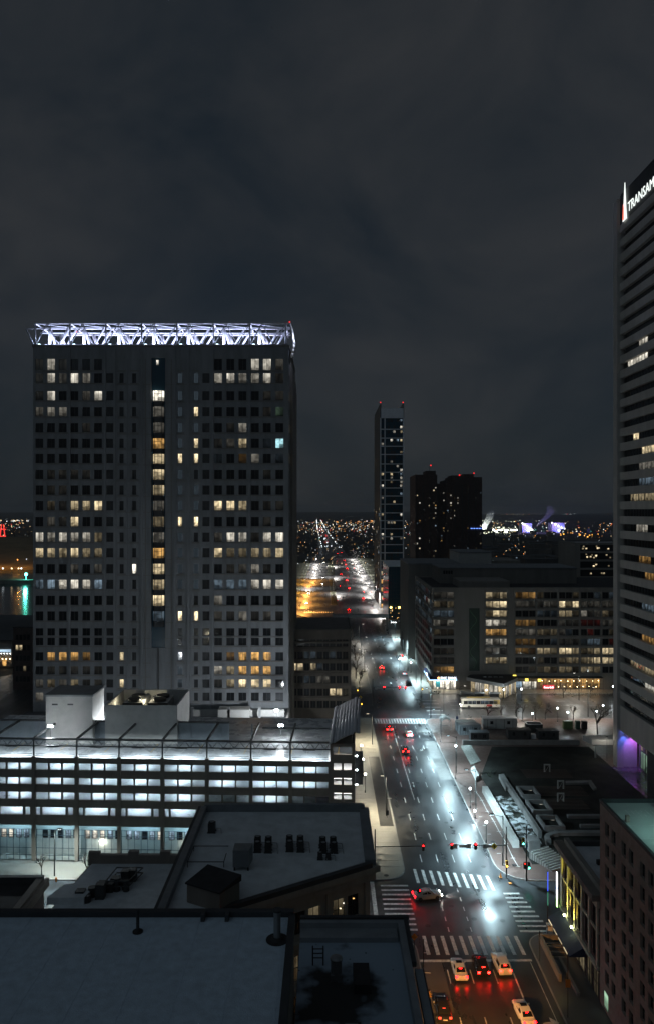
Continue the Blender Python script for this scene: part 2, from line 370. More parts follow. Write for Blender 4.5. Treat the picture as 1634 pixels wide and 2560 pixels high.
for k in range(10):                                         # far crossing, askew
    x = 15.2+k*1.36; dy = -k*.27; stripe([(x, 125.6+dy), (x+.52, 125.5+dy), (x+.42, 130.4+dy), (x-.1, 130.5+dy)])
for k in range(10):                                         # left crossing
    y = 111.3+k*1.46; stripe([(9.0, y), (13.6, y), (13.6, y+.5), (9.0, y+.5)])
stripe([(7.3, 111.0), (7.95, 111.0), (7.95, 126), (7.3, 126)], name='stop_line')
for k in range(9):                                          # right crossing
    y = 110.9+k*1.37; stripe([(28.9+k*.02, y), (33.7-k*.25, y), (33.7-k*.25, y+.5), (28.9+k*.02, y+.5)])
for k in range(19):                                         # ladder crossing of the next junction
    x = 14.4+k*.82; stripe([(x, 220.6), (x+.42, 220.6), (x+.42, 225), (x, 225)])
for y in (220.1, 225.2): stripe([(14, y), (30, y), (30, y+.25), (14, y+.25)], name='crosswalk_line')
stripe([(25.3, 60), (25.5, 60), (25.5, 103.5), (25.3, 103.5)], name='lane_line')
stripe([(28.35, 60), (28.43, 60), (28.43, 103.5), (28.35, 103.5)], name='lane_line')
dash = MB().quad((-.07, 0, .006), (.07, 0, .006), (.07, 3.0, .006), (-.07, 3.0, .006)).mesh('lane_dash', paint)
for x in (16.5, 19.6, 22.8):
    for y in (72, 81, 90, 99.6): put('lane_dash', dash, road, True, (x, y-.8, 0))
for x, y0, y1 in ((17.0, 133, 216), (19.9, 133, 216), (22.9, 133, 216), (25.8, 133, 216), (19.5, 262, 430), (23.4, 262, 430), (27.4, 262, 430)):
    y = y0
    while y < y1: put('lane_dash', dash, road, True, (x, y, 0)); y += 9.1
stripe([(19.0, 162), (19.1, 162), (19.1, 218), (19.0, 218)], name='lane_line')
for y in (116.0,):
    for x in (-60, -52, -44, -36, -28): stripe([(x, y), (x+3, y), (x+3, y+.13), (x, y+.13)], name='lane_dash')
for x0 in (18.2, 21.6):                                     # guide dashes through the junction
    for k in range(5): stripe([(x0, 111+k*2.9), (x0+.14, 111+k*2.9), (x0+.14, 112.2+k*2.9), (x0, 112.2+k*2.9)], name='guide_dash')
stripe([(26.3, 88.2), (26.6, 88.2), (26.6, 90.4), (27.6, 90.8), (27.6, 90.2), (28.6, 91.2), (27.6, 92.2), (27.6, 91.4), (26.7, 91.2), (26.3, 90.8)], name='turn_arrow')
for y in (236, 241, 246):
    for k in range(12): x = 40+k*9; stripe([(x, y), (x+3, y), (x+3, y+.14), (x, y+.14)], name='lane_dash')
for k in range(5): stripe([(31.5+k*.0, 230+k*4.2), (36.5, 230+k*4.2), (36.5, 230.5+k*4.2), (31.5, 230.5+k*4.2)])
for k in range(14): stripe([(-14+k*1.3, 462), (-13.4+k*1.3, 462), (-13.4+k*1.3, 467), (-14+k*1.3, 467)])
mh = MB().cyl(0, 0, .004, .016, .42, 16).mesh('manhole_cover', steel_d)
for x, y in ((15.3, 112.6), (22.7, 114.5), (19.8, 118.2), (23.9, 122.4), (27.7, 131.4), (18, 143), (24.1, 150), (21, 172), (16.2, 205), (27, 114), (21.2, 111.5)):
    put('manhole_cover', mh, road, True, (x, y, 0))
for x, y in ((9.4, 133.6), (10.2, 127.9), (8, 141), (33.2, 131.6), (31.5, 141)): put('manhole_cover', mh, sw_l if x < 20 else sw_r, True, (x, y, .15))
# white line with cross marks on the brick pavement
ln = [G(*p) for p in ((1188, 1980), (1203, 2002), (1217, 2030), (1233, 2055), (1246, 2080), (1264, 2110), (1281, 2147), (1294, 2168))]
b = MB()
for p, q in zip(ln, ln[1:]): b.prism([(p[0]-.05, p[1]), (p[0]+.05, p[1]), (q[0]+.05, q[1]), (q[0]-.05, q[1])], .13, .139)
for k, p in enumerate(ln): b.box(p[0]-.45, p[0]+.35, p[1]-.06, p[1]+.06, .131, .142)
for k in range(9): b.box(31.2, 31.9, 132+k*4.1, 132.1+k*4.1, .131, .142)
b.build('painted_line', paint, sw_r)

# water of the harbour far left
wm, wn_, wb = base_mat('harbour_water'); wb.inputs['Base Color'].default_value = (.008, .016, .018, 1); wb.inputs['Roughness'].default_value = .16
tx = wn_.nodes.new('ShaderNodeTexNoise'); tx.inputs['Scale'].default_value = .35; bp = wn_.nodes.new('ShaderNodeBump'); bp.inputs['Strength'].default_value = .25
tcn = wn_.nodes.new('ShaderNodeTexCoord'); wn_.links.new(tcn.outputs['Object'], tx.inputs['Vector']); wn_.links.new(tx.outputs['Fac'], bp.inputs['Height']); wn_.links.new(bp.outputs[0], wb.inputs['Normal'])
MB().quad((-520, 395, -.1), (-95, 395, -.1), (-95, 650, -.1), (-520, 650, -.1)).build('water', wm)['kind'] = 'structure'
# far hillside that closes the horizon
hl = MB(); rows = []
for j, (y, zb) in enumerate(((2600, 0), (4200, 8), (6500, 30), (9500, 62), (12000, 40))):
    rows.append([(-9000+i*600, y, zb*(.75+.35*math.sin(i*.7+j)+.15*math.sin(i*2.3)) - (.3 if j == 0 else 0)) for i in range(31)])
for j in range(4):
    for i in range(30): hl.quad(rows[j][i], rows[j][i+1], rows[j+1][i+1], rows[j+1][i])
struct(hl.build('hills', ground_m, smooth=True))

# ================================================================== the big office tower on the left
TY = 188.0
def tx_(zx): return (zx*.5205-817)*TY/F
def tz_(sy): return H-(sy-1280)*TY/F
tw = thing('office_tower', 'broad grey office tower with a floodlit white steel truss crown', 'tower', (-42, TY, 0))
X0, X1, ZR = tx_(160), tx_(1387), tz_(868)
rows = [911, 945, 989, 1029, 1069, 1108, 1146, 1186, 1225, 1264, 1304, 1343, 1382, 1422, 1461, 1501, 1540, 1580, 1604, 1641, 1676, 1709, 1742]
LC = [190, 246, 302, 358, 415, 472]; RC = [1048, 1107, 1165, 1225, 1282, 1342]; NC = [585, 645, 865, 942]; DC = [528, 990]
lit_rows = {   # left six | narrow a, b | narrow c, d | right six ; letter = tint of the light, number = tenths
 0: ('w1 w6 w1 . . .', '. . . .', '. . . w7 w8 w2'), 1: ('w1 w7 w2 w8 w4 .', '. . b1 b1', 'w7 w8 w4 w5 w7 w1'), 2: ('w1 w6 . . w2 w8', '. . b1 b1', '. . . . w1 w1'),
 3: ('w2 w5 w4 . . .', '. . w1 yB', '. . . . w1 g2'), 4: ('. . . . w1 .', '. . w1 b1', '. w1 w5 . . .'), 5: ('. . . . . .', '. . w2 yB', 'w1 w2 y6 . b1 cA'),
 6: ('. . . . . .', '. . yB yB', 'b1 . o2 w4 . b1'), 7: ('. w1 w1 w1 w1 .', '. . w1 .', '. . . . w1 .'), 8: ('. w1 w1 . . .', '. . w3 w2', '. . . . . .'),
 9: ('. y2 w1 y6 y6 yA', '. . b2 b1', 'yA yA y6 . w1 w1'), 10: ('. w2 w1 y9 . .', '. . yB yB', '. . . . w1 .'), 11: ('w9 w5 w8 w5 w6 y3', '. . w2 .', 'w2 w8 w7 w1 w8 w9'),
 12: ('y9 y9 y5 y9 y5 y3', '. . b1 b1', 'y9 y3 y4 y5 y5 y9'), 13: ('. . . w2 . w2', '. wB b2 b1', '. w1 w2 w5 w1 .'), 14: ('b4 b5 w8 w8 w7 b6', '. . b2 b2', 'b3 b3 b3 w6 wA w9'),
 15: ('. . . . . .', '. . . .', 'w3 . . . . .'), 16: ('. . . . . .', '. . yB yB', 'w2 w1 w3 w1 w2 w1'), 17: ('. . . . . .',)*1+('. . . .', '. . . . . .'), 18: ('. . . . . .', '. . . .', '. . . . . .'),
 19: ('. o9 o9 o9 o4 .', 'y9 . b1 .', '. o4 o9 o9 o9 .'), 20: ('. w1 w1 w1 w1 w1', '. . b1 .', 'w6 y5 oA oA o9 .'), 21: ('w2 y3 w2 y4 w1 w1', 'y9 . b1 .', 'w1 y5 yA yA y9 .'), 22: ('w3 . . . . w1', '. . . .', '. . . . b1 b1')}
def lv(t):
    if t == '.': return None
    d = {'A': 1.1, 'B': 2.0}.get(t[1], None); return lit(t[0], d if d else (int(t[1])/10)**1.75)
ops = []; todo = []
for r, sy in enumerate(rows):
    z = tz_(sy); hh = {0: 2.9, 1: 2.5}.get(r, 2.35 if r < 17 else 2.1 if r > 18 else 1.9)
    z0 = z-hh/2
    cells = lit_rows[r]; ml, mn, mr_ = [c.split() for c in cells]
    for c, t in zip(LC+RC, ml+mr_):
        if r == 22 and c in (246, 302, 358, 415): continue
        x = tx_(c); ops.append((x-1.0, x+1.0, z0, z0+hh)); todo.append((x, z0, 2.0, hh, lv(t), 2, True))
    if r > 0:
        for c, t in zip(NC, mn):
            x = tx_(c); ops.append((x-.52, x+.52, z0, z0+hh)); todo.append((x, z0, 1.04, hh, lv(t), 1, t != '.' and t[1] in 'B9'))
        for c in DC:
            x = tx_(c); ops.append((x-.9, x+.9, z0, z0+hh)); todo.append((x, z0, 1.8, hh, None, 2, False))
sx0, sx1, sz0, sz1 = tx_(727), tx_(795), tz_(1620), tz_(894)
ops.append((sx0, sx1, sz0, sz1))
b = MB(); wall_grid(b, lambda u, v, w: (u, TY+w, v), X0, X1, 0, ZR, ops, .38)
b.quad((X0, TY, 0), (X0, TY+34, 0), (X0, TY+34, ZR), (X0, TY, ZR)); b.quad((X0, TY+34, 0), (X1, TY+34, 0), (X1, TY+34, ZR), (X0, TY+34, ZR))
b.quad((X0, TY, ZR), (X1, TY, ZR), (X1, TY+34, ZR), (X0, TY+34, ZR))
so = []
for r, sy in enumerate(rows[1:], 1):
    z0 = tz_(sy)-1.1
    for k in range(5): so.append((TY+1.2+k*6.4, TY+5.2+k*6.4, z0, z0+2.2))
wall_grid(b, lambda u, v, w: (X1-w, u, v), TY, TY+34, 0, ZR, so, .3)
twall = b.build('wall', concrete, tw)
rest = MB(); n = 0
todo.sort(key=lambda t: not t[6])
for x, z0, w, hh, mt, nx, part in todo:
    if part and n < 296: window(tw, w, hh, (x, TY+.33, z0), mt, nx=nx); n += 1
    else:
        mi = 0 if mt is None else 1
        rest.quad((x-w/2-.05, TY+.33, z0-.05), (x+w/2+.05, TY+.33, z0-.05), (x+w/2+.05, TY+.33, z0+hh+.05), (x-w/2-.05, TY+.33, z0+hh+.05), mi)
        rest.box(x-.04, x+.04, TY+.27, TY+.35, z0, z0+hh, 2)
rng = random.Random(3)
for (u0, u1, v0, v1) in so:
    rest.quad((X1-.26, u0, v0), (X1-.26, u1, v0), (X1-.26, u1, v1), (X1-.26, u0, v1), 3 if rng.random() < .16 else 0)
rest.build('far_windows', [glass_g, lit('b', .14), steel_d, lit('y', .5)], tw)['kind'] = 'stuff'
# pilasters every three windows, ledges under every row
for zx in (335, 505, 553, 682, 840, 905, 1022, 1198):
    x = tx_(zx); box('pilaster', x-.28, x+.28, TY-.22, TY+.05, 20 if zx in (553, 905) else 8, ZR, concrete, tw)
for r, sy in enumerate(rows):
    z = tz_(sy)-({0: 1.5, 1: 1.25}.get(r, 1.2 if r < 17 else 1.08))-.28
    for a, c in ((168, 335), (335, 505), (560, 612), (620, 672), (845, 892), (918, 965), (1026, 1198), (1198, 1366)): box('ledge', tx_(a)+.32, tx_(c)-.32, TY-.14, TY+.02, z, z+.2, concrete_d, tw)
# thin horizontal panel joints of the blank middle bays
for r in range(1, 23):
    z = tz_(rows[r])-1.75
    for a, c in ((560, 727), (795, 965)): box('panel_joint', tx_(a), tx_(c), TY-.05, TY+.02, z, z+.12, concrete_d, tw)
for zx in (562, 613, 673, 700, 824, 846, 893, 919, 966): box('panel_rib', tx_(zx)-.09, tx_(zx)+.09, TY-.09, TY-.003, 16, ZR-3, concrete_d if zx in (700, 824) else concrete, tw)
# side wings stepping out lower down
MB().prism([(X0-1.1, TY+5), (X0, TY+5), (X0, TY+33), (X0-1.1, TY+33)], 0, tz_(935)).build('side_wing', concrete_d, tw)
MB().prism([(X1, TY+6), (X1+.7, TY+6), (X1+.7, TY+33), (X1, TY+33)], 0, 97, zt=[tz_(860), tz_(935), tz_(935), tz_(860)]).build('side_wing', concrete_d, tw)
# glazed lift shaft with lit bays
box('shaft_glass', sx0, sx1, TY+.40, TY+.5, sz0, sz1, glass_t, tw)
bay_l = {2: 'w1.8', 3: 'w0.14', 4: 'w0.08', 5: 'o0.8', 6: 'y0.8', 7: 'y0.8', 8: 'y0.5', 9: 'w0.08', 10: 'y0.14', 11: 'w0.14', 12: 'o0.8', 13: 'y0.8', 14: 'y0.5', 15: 'y0.8', 16: 'b0.14'}
bx0, bx1 = tx_(735), tx_(788)
for r, k in bay_l.items():
    z = tz_(rows[r]); b = MB()
    b.prism([(bx0, TY+.38), (bx0+.5, TY-.35), (bx1-.5, TY-.35), (bx1, TY+.38)], z-1.35, z+1.25, 0)
    o = b.build('bay_window', lit(k[0], float(k[1:])), tw)
    b = MB()
    for p in ((bx0+.5, TY-.38), (bx1-.5, TY-.38), ((bx0+bx1)/2, TY-.38)): b.box(p[0]-.06, p[0]+.06, p[1]-.04, p[1]+.04, z-1.4, z+1.3)
    b.box(bx0+.4, bx1-.4, TY-.42, TY-.34, z+.35, z+.45)
    b.build('mullion', steel_d, o)
    MB().prism([(bx0-.05, TY+.38), (bx0+.47, TY-.4), (bx1-.47, TY-.4), (bx1+.05, TY+.38)], z-2.75, z-1.4).build('bay_spandrel', glass_g, tw)
box('conduit', tx_(759), tx_(765), TY-.18, TY-.02, 12, sz0, steel_d, tw)
box('small_lamp', tx_(752), tx_(762), TY+.1, TY+.2, tz_(912), tz_(894)-.6, lit('w', 1.15), tw)
# crown of steel tubes
cr = MB().box(X0-.3, X1+.3, TY-.1, TY+33.8, ZR, ZR+.5).build('crown_deck', concrete_d, tw)
bays = [tx_(z) for z in (168, 335, 508, 680, 850, 1025, 1200, 1372)]
ZT = tz_(808); zb = ZR+.5
def tube(p, q, r, m=white_p): MB().tube(p, q, r, 7).build('truss_tube', m, cr, smooth=True)
for (yy, ro, mt) in ((TY+.35, .14, steel), (TY+5.2, .27, white_p)):
    tube((X0, yy, ZT), (X1, yy, ZT), ro*1.3, white_p); tube((X0, yy, ZT-1.3), (X1, yy, ZT-1.3), ro*.7, white_p); tube((X0, yy, zb+.2), (X1, yy, zb+.2), ro, mt)
    for i in range(7):
        a, c = bays[i], bays[i+1]; w = c-a
        if yy < TY+2:
            for ua, ub in ((.0, .34), (.67, .34), (.67, 1.0)): tube((a+w*ua, yy, zb), (a+w*ub, yy, ZT), ro*.9, mt)
        else:
            tube((a+w*.22, yy, zb), (a+w*.22, yy, ZT), .4, mt); tube((a+w*.22, yy, ZT), (a+w*.42, yy, zb), .3, mt); tube((a+w*.45, yy, zb), (a+w*.8, yy, ZT), .26, mt); tube((a+w*.66, yy, zb), (a+w*1.02, yy, ZT), .26, mt); tube((a+w*.08, yy+.4, ZT), (a+w*.62, yy+.4, zb), .16, mt)
for i in range(8):
    a = bays[i]; tube((a, TY+.35, zb), (a, TY+.35, ZT), .22, steel); tube((a, TY+.35, ZT), (a, TY+5.2, ZT), .2, white_p); tube((a, TY+5.2, ZT), (a, TY+14, ZT-.4), .2, white_p)
    if i < 7: tube((a+4.6, TY+11, zb), (a+2.6, TY+11, ZT-.4), .45, white_p); tube((a, TY+.35, ZT), (bays[i+1], TY+5.2, ZT), .12, white_p)
tube((X0, TY+11, ZT-.4), (X1, TY+11, ZT-.4), .22, white_p); tube((X0-1.9, TY+.3, ZT-1.4), (X0+3, TY+5.2, ZT), .16, steel); tube((X0-1.9, TY+.3, ZT-1.4), (X0, TY+.35, zb), .16, steel)
b = MB()
for k in range(8):
    t0, t1 = k/8, (k+1)/8
    b.quad((X1+.35+.7*math.sin(t0*3.1), TY+.5, zb-3+t0*9.3), (X1+.35+.7*math.sin(t1*3.1), TY+.5, zb-3+t1*9.3), (X1+.6+.7*math.sin(t1*3.1), TY+9, zb-1+t1*7.5), (X1+.6+.7*math.sin(t0*3.1), TY+9, zb-1+t0*7.5))
o = b.build('end_panel', white_p, cr, smooth=True); md = o.modifiers.new('thick', 'SOLIDIFY'); md.thickness = .2
flood_e = E('floodlight_lens', (.62, .8, 1.), 14, False)
for i in range(7):
    x = bays[i]+.9
    f = MB().box(x-.3, x+.3, TY+.6, TY+1.0, zb+.05, zb+.45).build('floodlight', flood_e, cr)
    light('crown_light', (x+.6, TY+2.4, zb+1.0), 2600, (.56, .64, 1.), .3, cr)
    light('crown_light', (x+4.5, TY+8.5, zb+1.0), 2400, (.64, .66, 1.), .3, cr)
light('crown_light', (X1+2.4, TY+2, zb+2.5), 900, (.75, .8, 1.), .3, cr)
red_e = E('red_beacon', (1, .02, .02), 1.6, False)
for x, y in ((tx_(843), TY+5.2), (X1+.2, TY+.6), (tx_(300), TY+11)): MB().ball((x, y, ZT+.45), .2).build('beacon', red_e, cr)
# ================================================================== parking garage (local frame: x from the right end, y into the building)
gar = thing('parking_garage', 'long lit parking garage with open decks and steel truss on top', 'garage', (4.9, 131, 0), R(-2.4))
def gx(zx): return (zx-1478)*.0424
def gz(zy): return 31.85-.0424*zy
GL = -76.0; GD = 15.0
mains = [gx(z) for z in (-252, -68, 115, 300, 483, 668, 857, 1043, 1209, 1375)]
floors = [7.55, 10.2, 12.85, 15.5]
ops = []
for i in range(len(mains)-1):
    a, c = mains[i]+.32, mains[i+1]-.32; w = c-a
    for (v0, v1) in ((16.5, 17.75), (13.85, 15.1), (11.15, 12.5)):
        for k in range(3): ops.append((a+w*k/3+(.11 if k else 0), a+w*(k+1)/3-(.11 if k < 2 else 0), v0, v1))
    ops.append((a, a+.85, 8.35, 9.8)); ops.append((a+1.15, c-1.7, 8.35, 9.8)); ops.append((c-1.35, c-.35, 8.35, 9.8))
    ops.append((a, c, .13, 6.5))
ops.append((mains[-1]+.6, gx(1465), gz(278), gz(246)))
for zy in (328, 390, 451, 508):
    ops.append((gx(1390), gx(1423), gz(zy+14), gz(zy-14))); ops.append((gx(1432), gx(1464), gz(zy+14), gz(zy-14)))
b = MB(); wall_grid(b, lambda u, v, w: (u, w, v), GL, mains[-1], .0, 18.75, [o for o in ops if o[1] < mains[-1]], .45)
wall_grid(b, lambda u, v, w: (u, w-.25, v), mains[-1], 0, .0, 22.0, [o for o in ops if o[1] > mains[-1]], .45)
b.quad((0, -.25, 0), (0, 14, 0), (0, 14, 22), (0, -.25, 22)); b.quad((mains[-1], -.25, 0), (mains[-1], .0, 0), (mains[-1], .0, 22), (mains[-1], -.25, 22))
b.quad((mains[-1], -.25, 22), (0, -.25, 22), (0, 14, 22), (mains[-1], 14, 22)); b.quad((mains[-1], .2, 18.7), (mains[-1], 14, 18.7), (mains[-1], 14, 22), (mains[-1], .2, 22))
b.build('facade', tan_concrete, gar, False)
deckm = M('garage_floor', (.36, .375, .39), .42, var=.15, scale=.5, rvar=.18)
deckw = M('wet_deck', (.40, .42, .44), .3, var=.2, scale=.4, rvar=.15)
inner = M('garage_inner', (.20, .23, .26), .7, var=.15)
for z in floors: box('floor_slab', GL, -.05, .46, GD, z-.25, z, deckm, gar, False)
box('floor_slab', GL, mains[-1], .46, GD+14, 18.0, 18.25, deckw, gar, False)
box('back_wall', GL, -.05, GD, GD+.3, 0, 18.0, inner, gar, False)
box('inner_partition', mains[-1]-.1, mains[-1]+.1, .5, GD-.05, .1, 17.9, inner, gar, False)
for x in mains[:-1]:
    box('column', x-.32, x+.32, -.16, .44, 0, 19.0, tan_concrete, gar, False)
tube_e = E('fluorescent_tube', (.66, .89, 1.), 3, False); tube_w = E('stair_light', (1., .97, .92), 3, False); tube_d = E('deck_light', (.80, .94, 1.), 3, False)
for fi, z in enumerate(floors):
    for i in range(len(mains)-1):
        if random.Random(i*7+fi).random() < .15 and fi in (1, 2): continue
        x = mains[i]+2.2+(fi % 2)*.6; bb = MB().box(x-.6, x+.6, 5.0, 5.3, z+2.3, z+2.37)
        bb.build('ceiling_light', tube_e, gar, False); area('ceiling_glow', (x, 5.15, z+2.29), 300, (.70, .89, 1.), 1.2, .3, gar)
        if (i+fi) % 4 == 1: MB().box(x+2.6, x+3.0, 6.4, 6.6, z+2.3, z+2.37).build('ceiling_light', tube_e, gar, False); area('ceiling_glow', (x+2.8, 6.5, z+2.29), 85, (.66, .89, 1.), .4, .2, gar)
for z in (7.55, 10.2, 12.85, 15.5, 18.3): area('stair_glow', (-2.2, 2.8, z+2.27), 800, (1., .97, .92), 2.4, .4, gar); MB().box(-3.4, -1.0, 2.6, 3.0, z+2.28, z+2.35).build('ceiling_light', tube_w, gar, False)
# parked cars' bay lines on the deck
for k in range(22): MB().box(GL+12+k*2.9, GL+12.1+k*2.9, 5, 10, 18.25, 18.256).build('bay_line', paint_y if k % 3 == 0 else paint, gar, False)
# steel truss over the deck
tz0, tz1 = 20.75, 22.2
for y in (.1,):
    box('top_chord', GL, mains[-1], y-.2, y+.25, tz1-.28, tz1, steel, gar, False); box('bottom_chord', GL, mains[-1], y-.1, y+.15, tz0, tz0+.16, steel, gar, False)
for i in range(len(mains)-1):
    a, c = mains[i], mains[i+1]; w = (c-a)/4
    for k in range(4):
        MB().tube((a+w*k, .1, tz1-.2), (a+w*(k+.5), .1, tz0+.1), .06, 5).tube((a+w*(k+.5), .1, tz0+.1), (a+w*(k+1), .1, tz1-.2), .06, 5).build('truss_web', steel, gar, False)
    box('post', a-.14, a+.14, 0, .3, 18.5, tz1-.28, steel, gar, False)
    MB().box(a-.15, a+.15, .3, 11.2, tz1-.25, tz1+.12).build('roof_beam', steel_d, gar, False)
    MB().box(a+.35, c-.35, .02, .07, 19.0, 19.06).box(a+.35, c-.35, .02, .07, 19.35, 19.41).build('railing', steel_d, gar, False)
    o = MB().box(a+2.2, a+4.4, .5, .85, 20.46, 20.66).build('deck_lamp', steel, gar, False); MB().quad((a+2.3, .55, 20.455), (a+4.3, .55, 20.455), (a+4.3, .8, 20.455), (a+2.3, .8, 20.455)).build('lens', tube_d, o, False); area('deck_glow', (a+3.3, .67, 20.45), 1150, (.80, .94, 1.), 2., .25, gar)
MB().box(GL, mains[6]+2, 11.3, 11.6, 18.25, 22.0).build('deck_wall', inner, gar, False)
MB().box(GL, mains[6]+2, 11.2, 11.75, 22.0, 22.25).build('wall_coping', coping, gar, False)
for k in range(9): box('wall_rib', GL+8+k*6, GL+8.3+k*6, 11.15, 11.3, 18.25, 22, inner, gar, False)
box('roof_beam', mains[7]+1, mains[-1], 8.0, 8.3, tz1-.2, tz1+.1, steel_d, gar, False)
# ground floor: glazed screens in front of a lit wall
gw = M('ground_floor_wall', (.40, .42, .40), .6, var=.15)
box('ground_wall', GL, -.1, 2.6, 2.9, .13, 6.9, gw, gar, False)
for i in range(len(mains)-1):
    a, c = mains[i]+.35, mains[i+1]-.35; w = c-a
    b = MB()
    for k in range(7): x = a+w*k/6; b.box(x-.035, x+.035, .3, .38, .13, 5.7)
    for z in (1.0, 2.3, 4.6, 5.65): b.box(a, c, .31, .37, z-.04, z+.04)
    b.build('screen_grille', plain('blue_grey_steel', (.07, .10, .13), .4, .5), gar, False)
    for k in range(5):
        s = random.Random(i*11+k).random()
        window(gar, w/5-.5, 1.5, (a+w*(k+.5)/5, 2.55, 3.2), lit('b', .5) if s < .45 else lit('w', .8) if s < .65 else glass_d, nz=2, world=False)
    MB().box(a+.6, c-.6, 1.3, 1.42, 6.3, 6.38).build('soffit_light', E('soffit_tube', (.40, .80, 1.), 6, False), gar, False); area('soffit_glow', ((a+c)/2, 1.36, 6.29), 190, (.45, .80, 1.), w-1.2, .12, gar)
    if i in (3, 5, 7):
        x = (a+c)/2
        l = MB().box(x-.45, x+.45, 2.2, 2.5, 2.75, 2.95).build('wall_lamp', E('wall_lamp_lens', (.95, .95, .8), 20, False), gar, False); light('wall_lamp_glow', (x, 2.1, 2.6), 110, (.95, .95, .8), .15, gar, False)
# curved metal sail over the lift at the street end
sl = MB(); n = 9
for k in range(n):
    t0, t1 = k/n, (k+1)/n
    f = lambda t: (-4.4+5.3*t, 22.15+2.3*math.sin(t*1.45))
    (xa, za), (xb, zb_) = f(t0), f(t1)
    sl.quad((xa, -1.2, za), (xb, -1.2, zb_), (xb+.2, 22.5, zb_+.1), (xa+.2, 22.5, za+.1))
o = sl.build('curved_canopy', M('ribbed_metal', (.5, .49, .52), .6, .0, var=.1), gar, False, smooth=True); md = o.modifiers.new('thick', 'SOLIDIFY'); md.thickness = .22
for x, y in ((-4.2, .2), (-4.2, 11), (-.3, .2), (-.3, 11)): box('canopy_post', x-.12, x+.12, y-.12, y+.12, 21.9, 22.2 if x < -1 else 23.9, steel_d, gar, False)
for z in (19.6, 17.1, 14.5): MB().ball((.35, .6, z), .16).tube((0, .6, z), (.3, .6, z), .04, 5).build('side_lamp', E('globe_white', (.88, .96, 1.), 12, False), gar, False)
MB().box(.05, 1.4, 2, 2.1, 14, 20).build('side_railing', steel_d, gar, False)

# ================================================================== low roofs between garage and tower
pod = thing('podium_building', 'dark flat podium roof between garage deck and tower foot', 'building', (-35, 165, 0))
box('body', -76, -9.9, 147, 187.6, 0, 12.2, concrete_d, pod)
box('roof_sheet', -76, -9.9, 147, 187.6, 12.2, 12.35, M('dark_roof', (.07, .075, .085), .6, var=.3, rvar=.15), pod)
box('parapet', -9.9, -9.3, 147, 187.6, 0, 13.2, concrete_d, pod); box('low_wall', -33, -10.5, 183.2, 183.6, 12.35, 14.0, white_wall, pod)
for x in (-33, -24, -16.5): box('vent_stack', x-.3, x+.3, 181, 181.6, 12.35, 15.2, steel, pod)
box('roof_edge', -76, -63, 173, 173.5, 12.3, 14.6, flash, pod)
ph = thing('stair_penthouse', 'plain pale rooftop penthouse box left of the cooling enclosure', 'penthouse', (-50.2, 145, 12.35))
box('walls', -54.2, -45.2, 142.8, 150.2, 12.35, 27.4, white_wall, ph); box('roof_cap', -54.4, -45.0, 142.6, 150.4, 27.4, 27.75, flash, ph)
for x in (-53, -50): box('louvre', x, x+1.1, 142.74, 142.8, 25.7, 26.0, steel_d, ph)
ce = thing('cooling_enclosure', 'open-topped pale screen wall enclosure around two lit cooling units', 'enclosure', (-35, 148, 12.35))
for nm, a in (('screen_wall', (-42.7, -28.8, 142.6, 142.9)), ('screen_wall', (-42.7, -28.8, 155.1, 155.4)), ('screen_wall', (-42.7, -42.4, 142.9, 155.1)), ('screen_wall', (-29.1, -28.8, 142.9, 155.1))):
    box(nm, a[0], a[1], a[2], a[3], 12.35, 25.7, white_wall, ce)
box('enclosure_floor', -42.4, -29.1, 142.9, 155.1, 12.4, 22.4, concrete_d, ce)
light('enclosure_lamp', (-36.4, 149, 25.3), 420, (1., .9, .62), .2, ce); light('enclosure_lamp', (-41.2, 148.5, 24.6), 160, (1., .9, .62), .2, ce)
for k, (x, lab) in enumerate(((-38.6, 'left white cooling unit with round fans inside the screen wall'), (-33.6, 'right white cooling unit with round fans inside the screen wall'))):
    c = thing('cooling_unit', lab, 'cooling unit', (x, 150, 22.4), 0, 'cooling units in the enclosure')
    box('casing', x-1.9, x+1.9, 147.2, 153.4, 22.4, 25.0, white_wall, c)
    for y in (148.8, 151.8): MB().cyl(x, y, 25.0, 25.5, 1.35, 18).cyl(x, y, 25.5, 25.55, 1.1, 18).build('fan', steel_d, c)
    box('frame', x-2.0, x+2.0, 147.1, 147.2, 24.5, 25.0, steel_d, c)
def flood(name, lab, x, y, z, p, col=(.9, .96, 1.), dx=.0):
    t = thing(name, lab, 'floodlight', (x, y, z-2))
    MB().tube((x, y, z-2), (x, y, z), .06, 6).build('pole', steel_d, t)
    MB().box(x-.45, x+.45, y-.3, y+.15, z, z+.25).build('lamp_head', E('flood_glow', (.9, .97, 1.), 90, False), t)
    light('flood_light', (x, y-.7, z-.1), p, col, .3, t)
box('plant_room', -26.6, -19.0, 181, 184.5, 12.35, 14.6, white_wall, pod)
flood('roof_floodlight', 'rooftop floodlight on the low plant room right of enclosure', -11.9, 175, 16, 9000)
flood('roof_floodlight', 'rooftop floodlight at the foot of the pale penthouse', -51.5, 138.0, 22.9, 420)
flood('roof_floodlight', 'small floodlight on right edge of the pale penthouse', -44.0, 153, 20, 6500)
flood('roof_floodlight', 'floodlight on garage deck near the curved canopy', -9.0, 144.5, 21.2, 700)

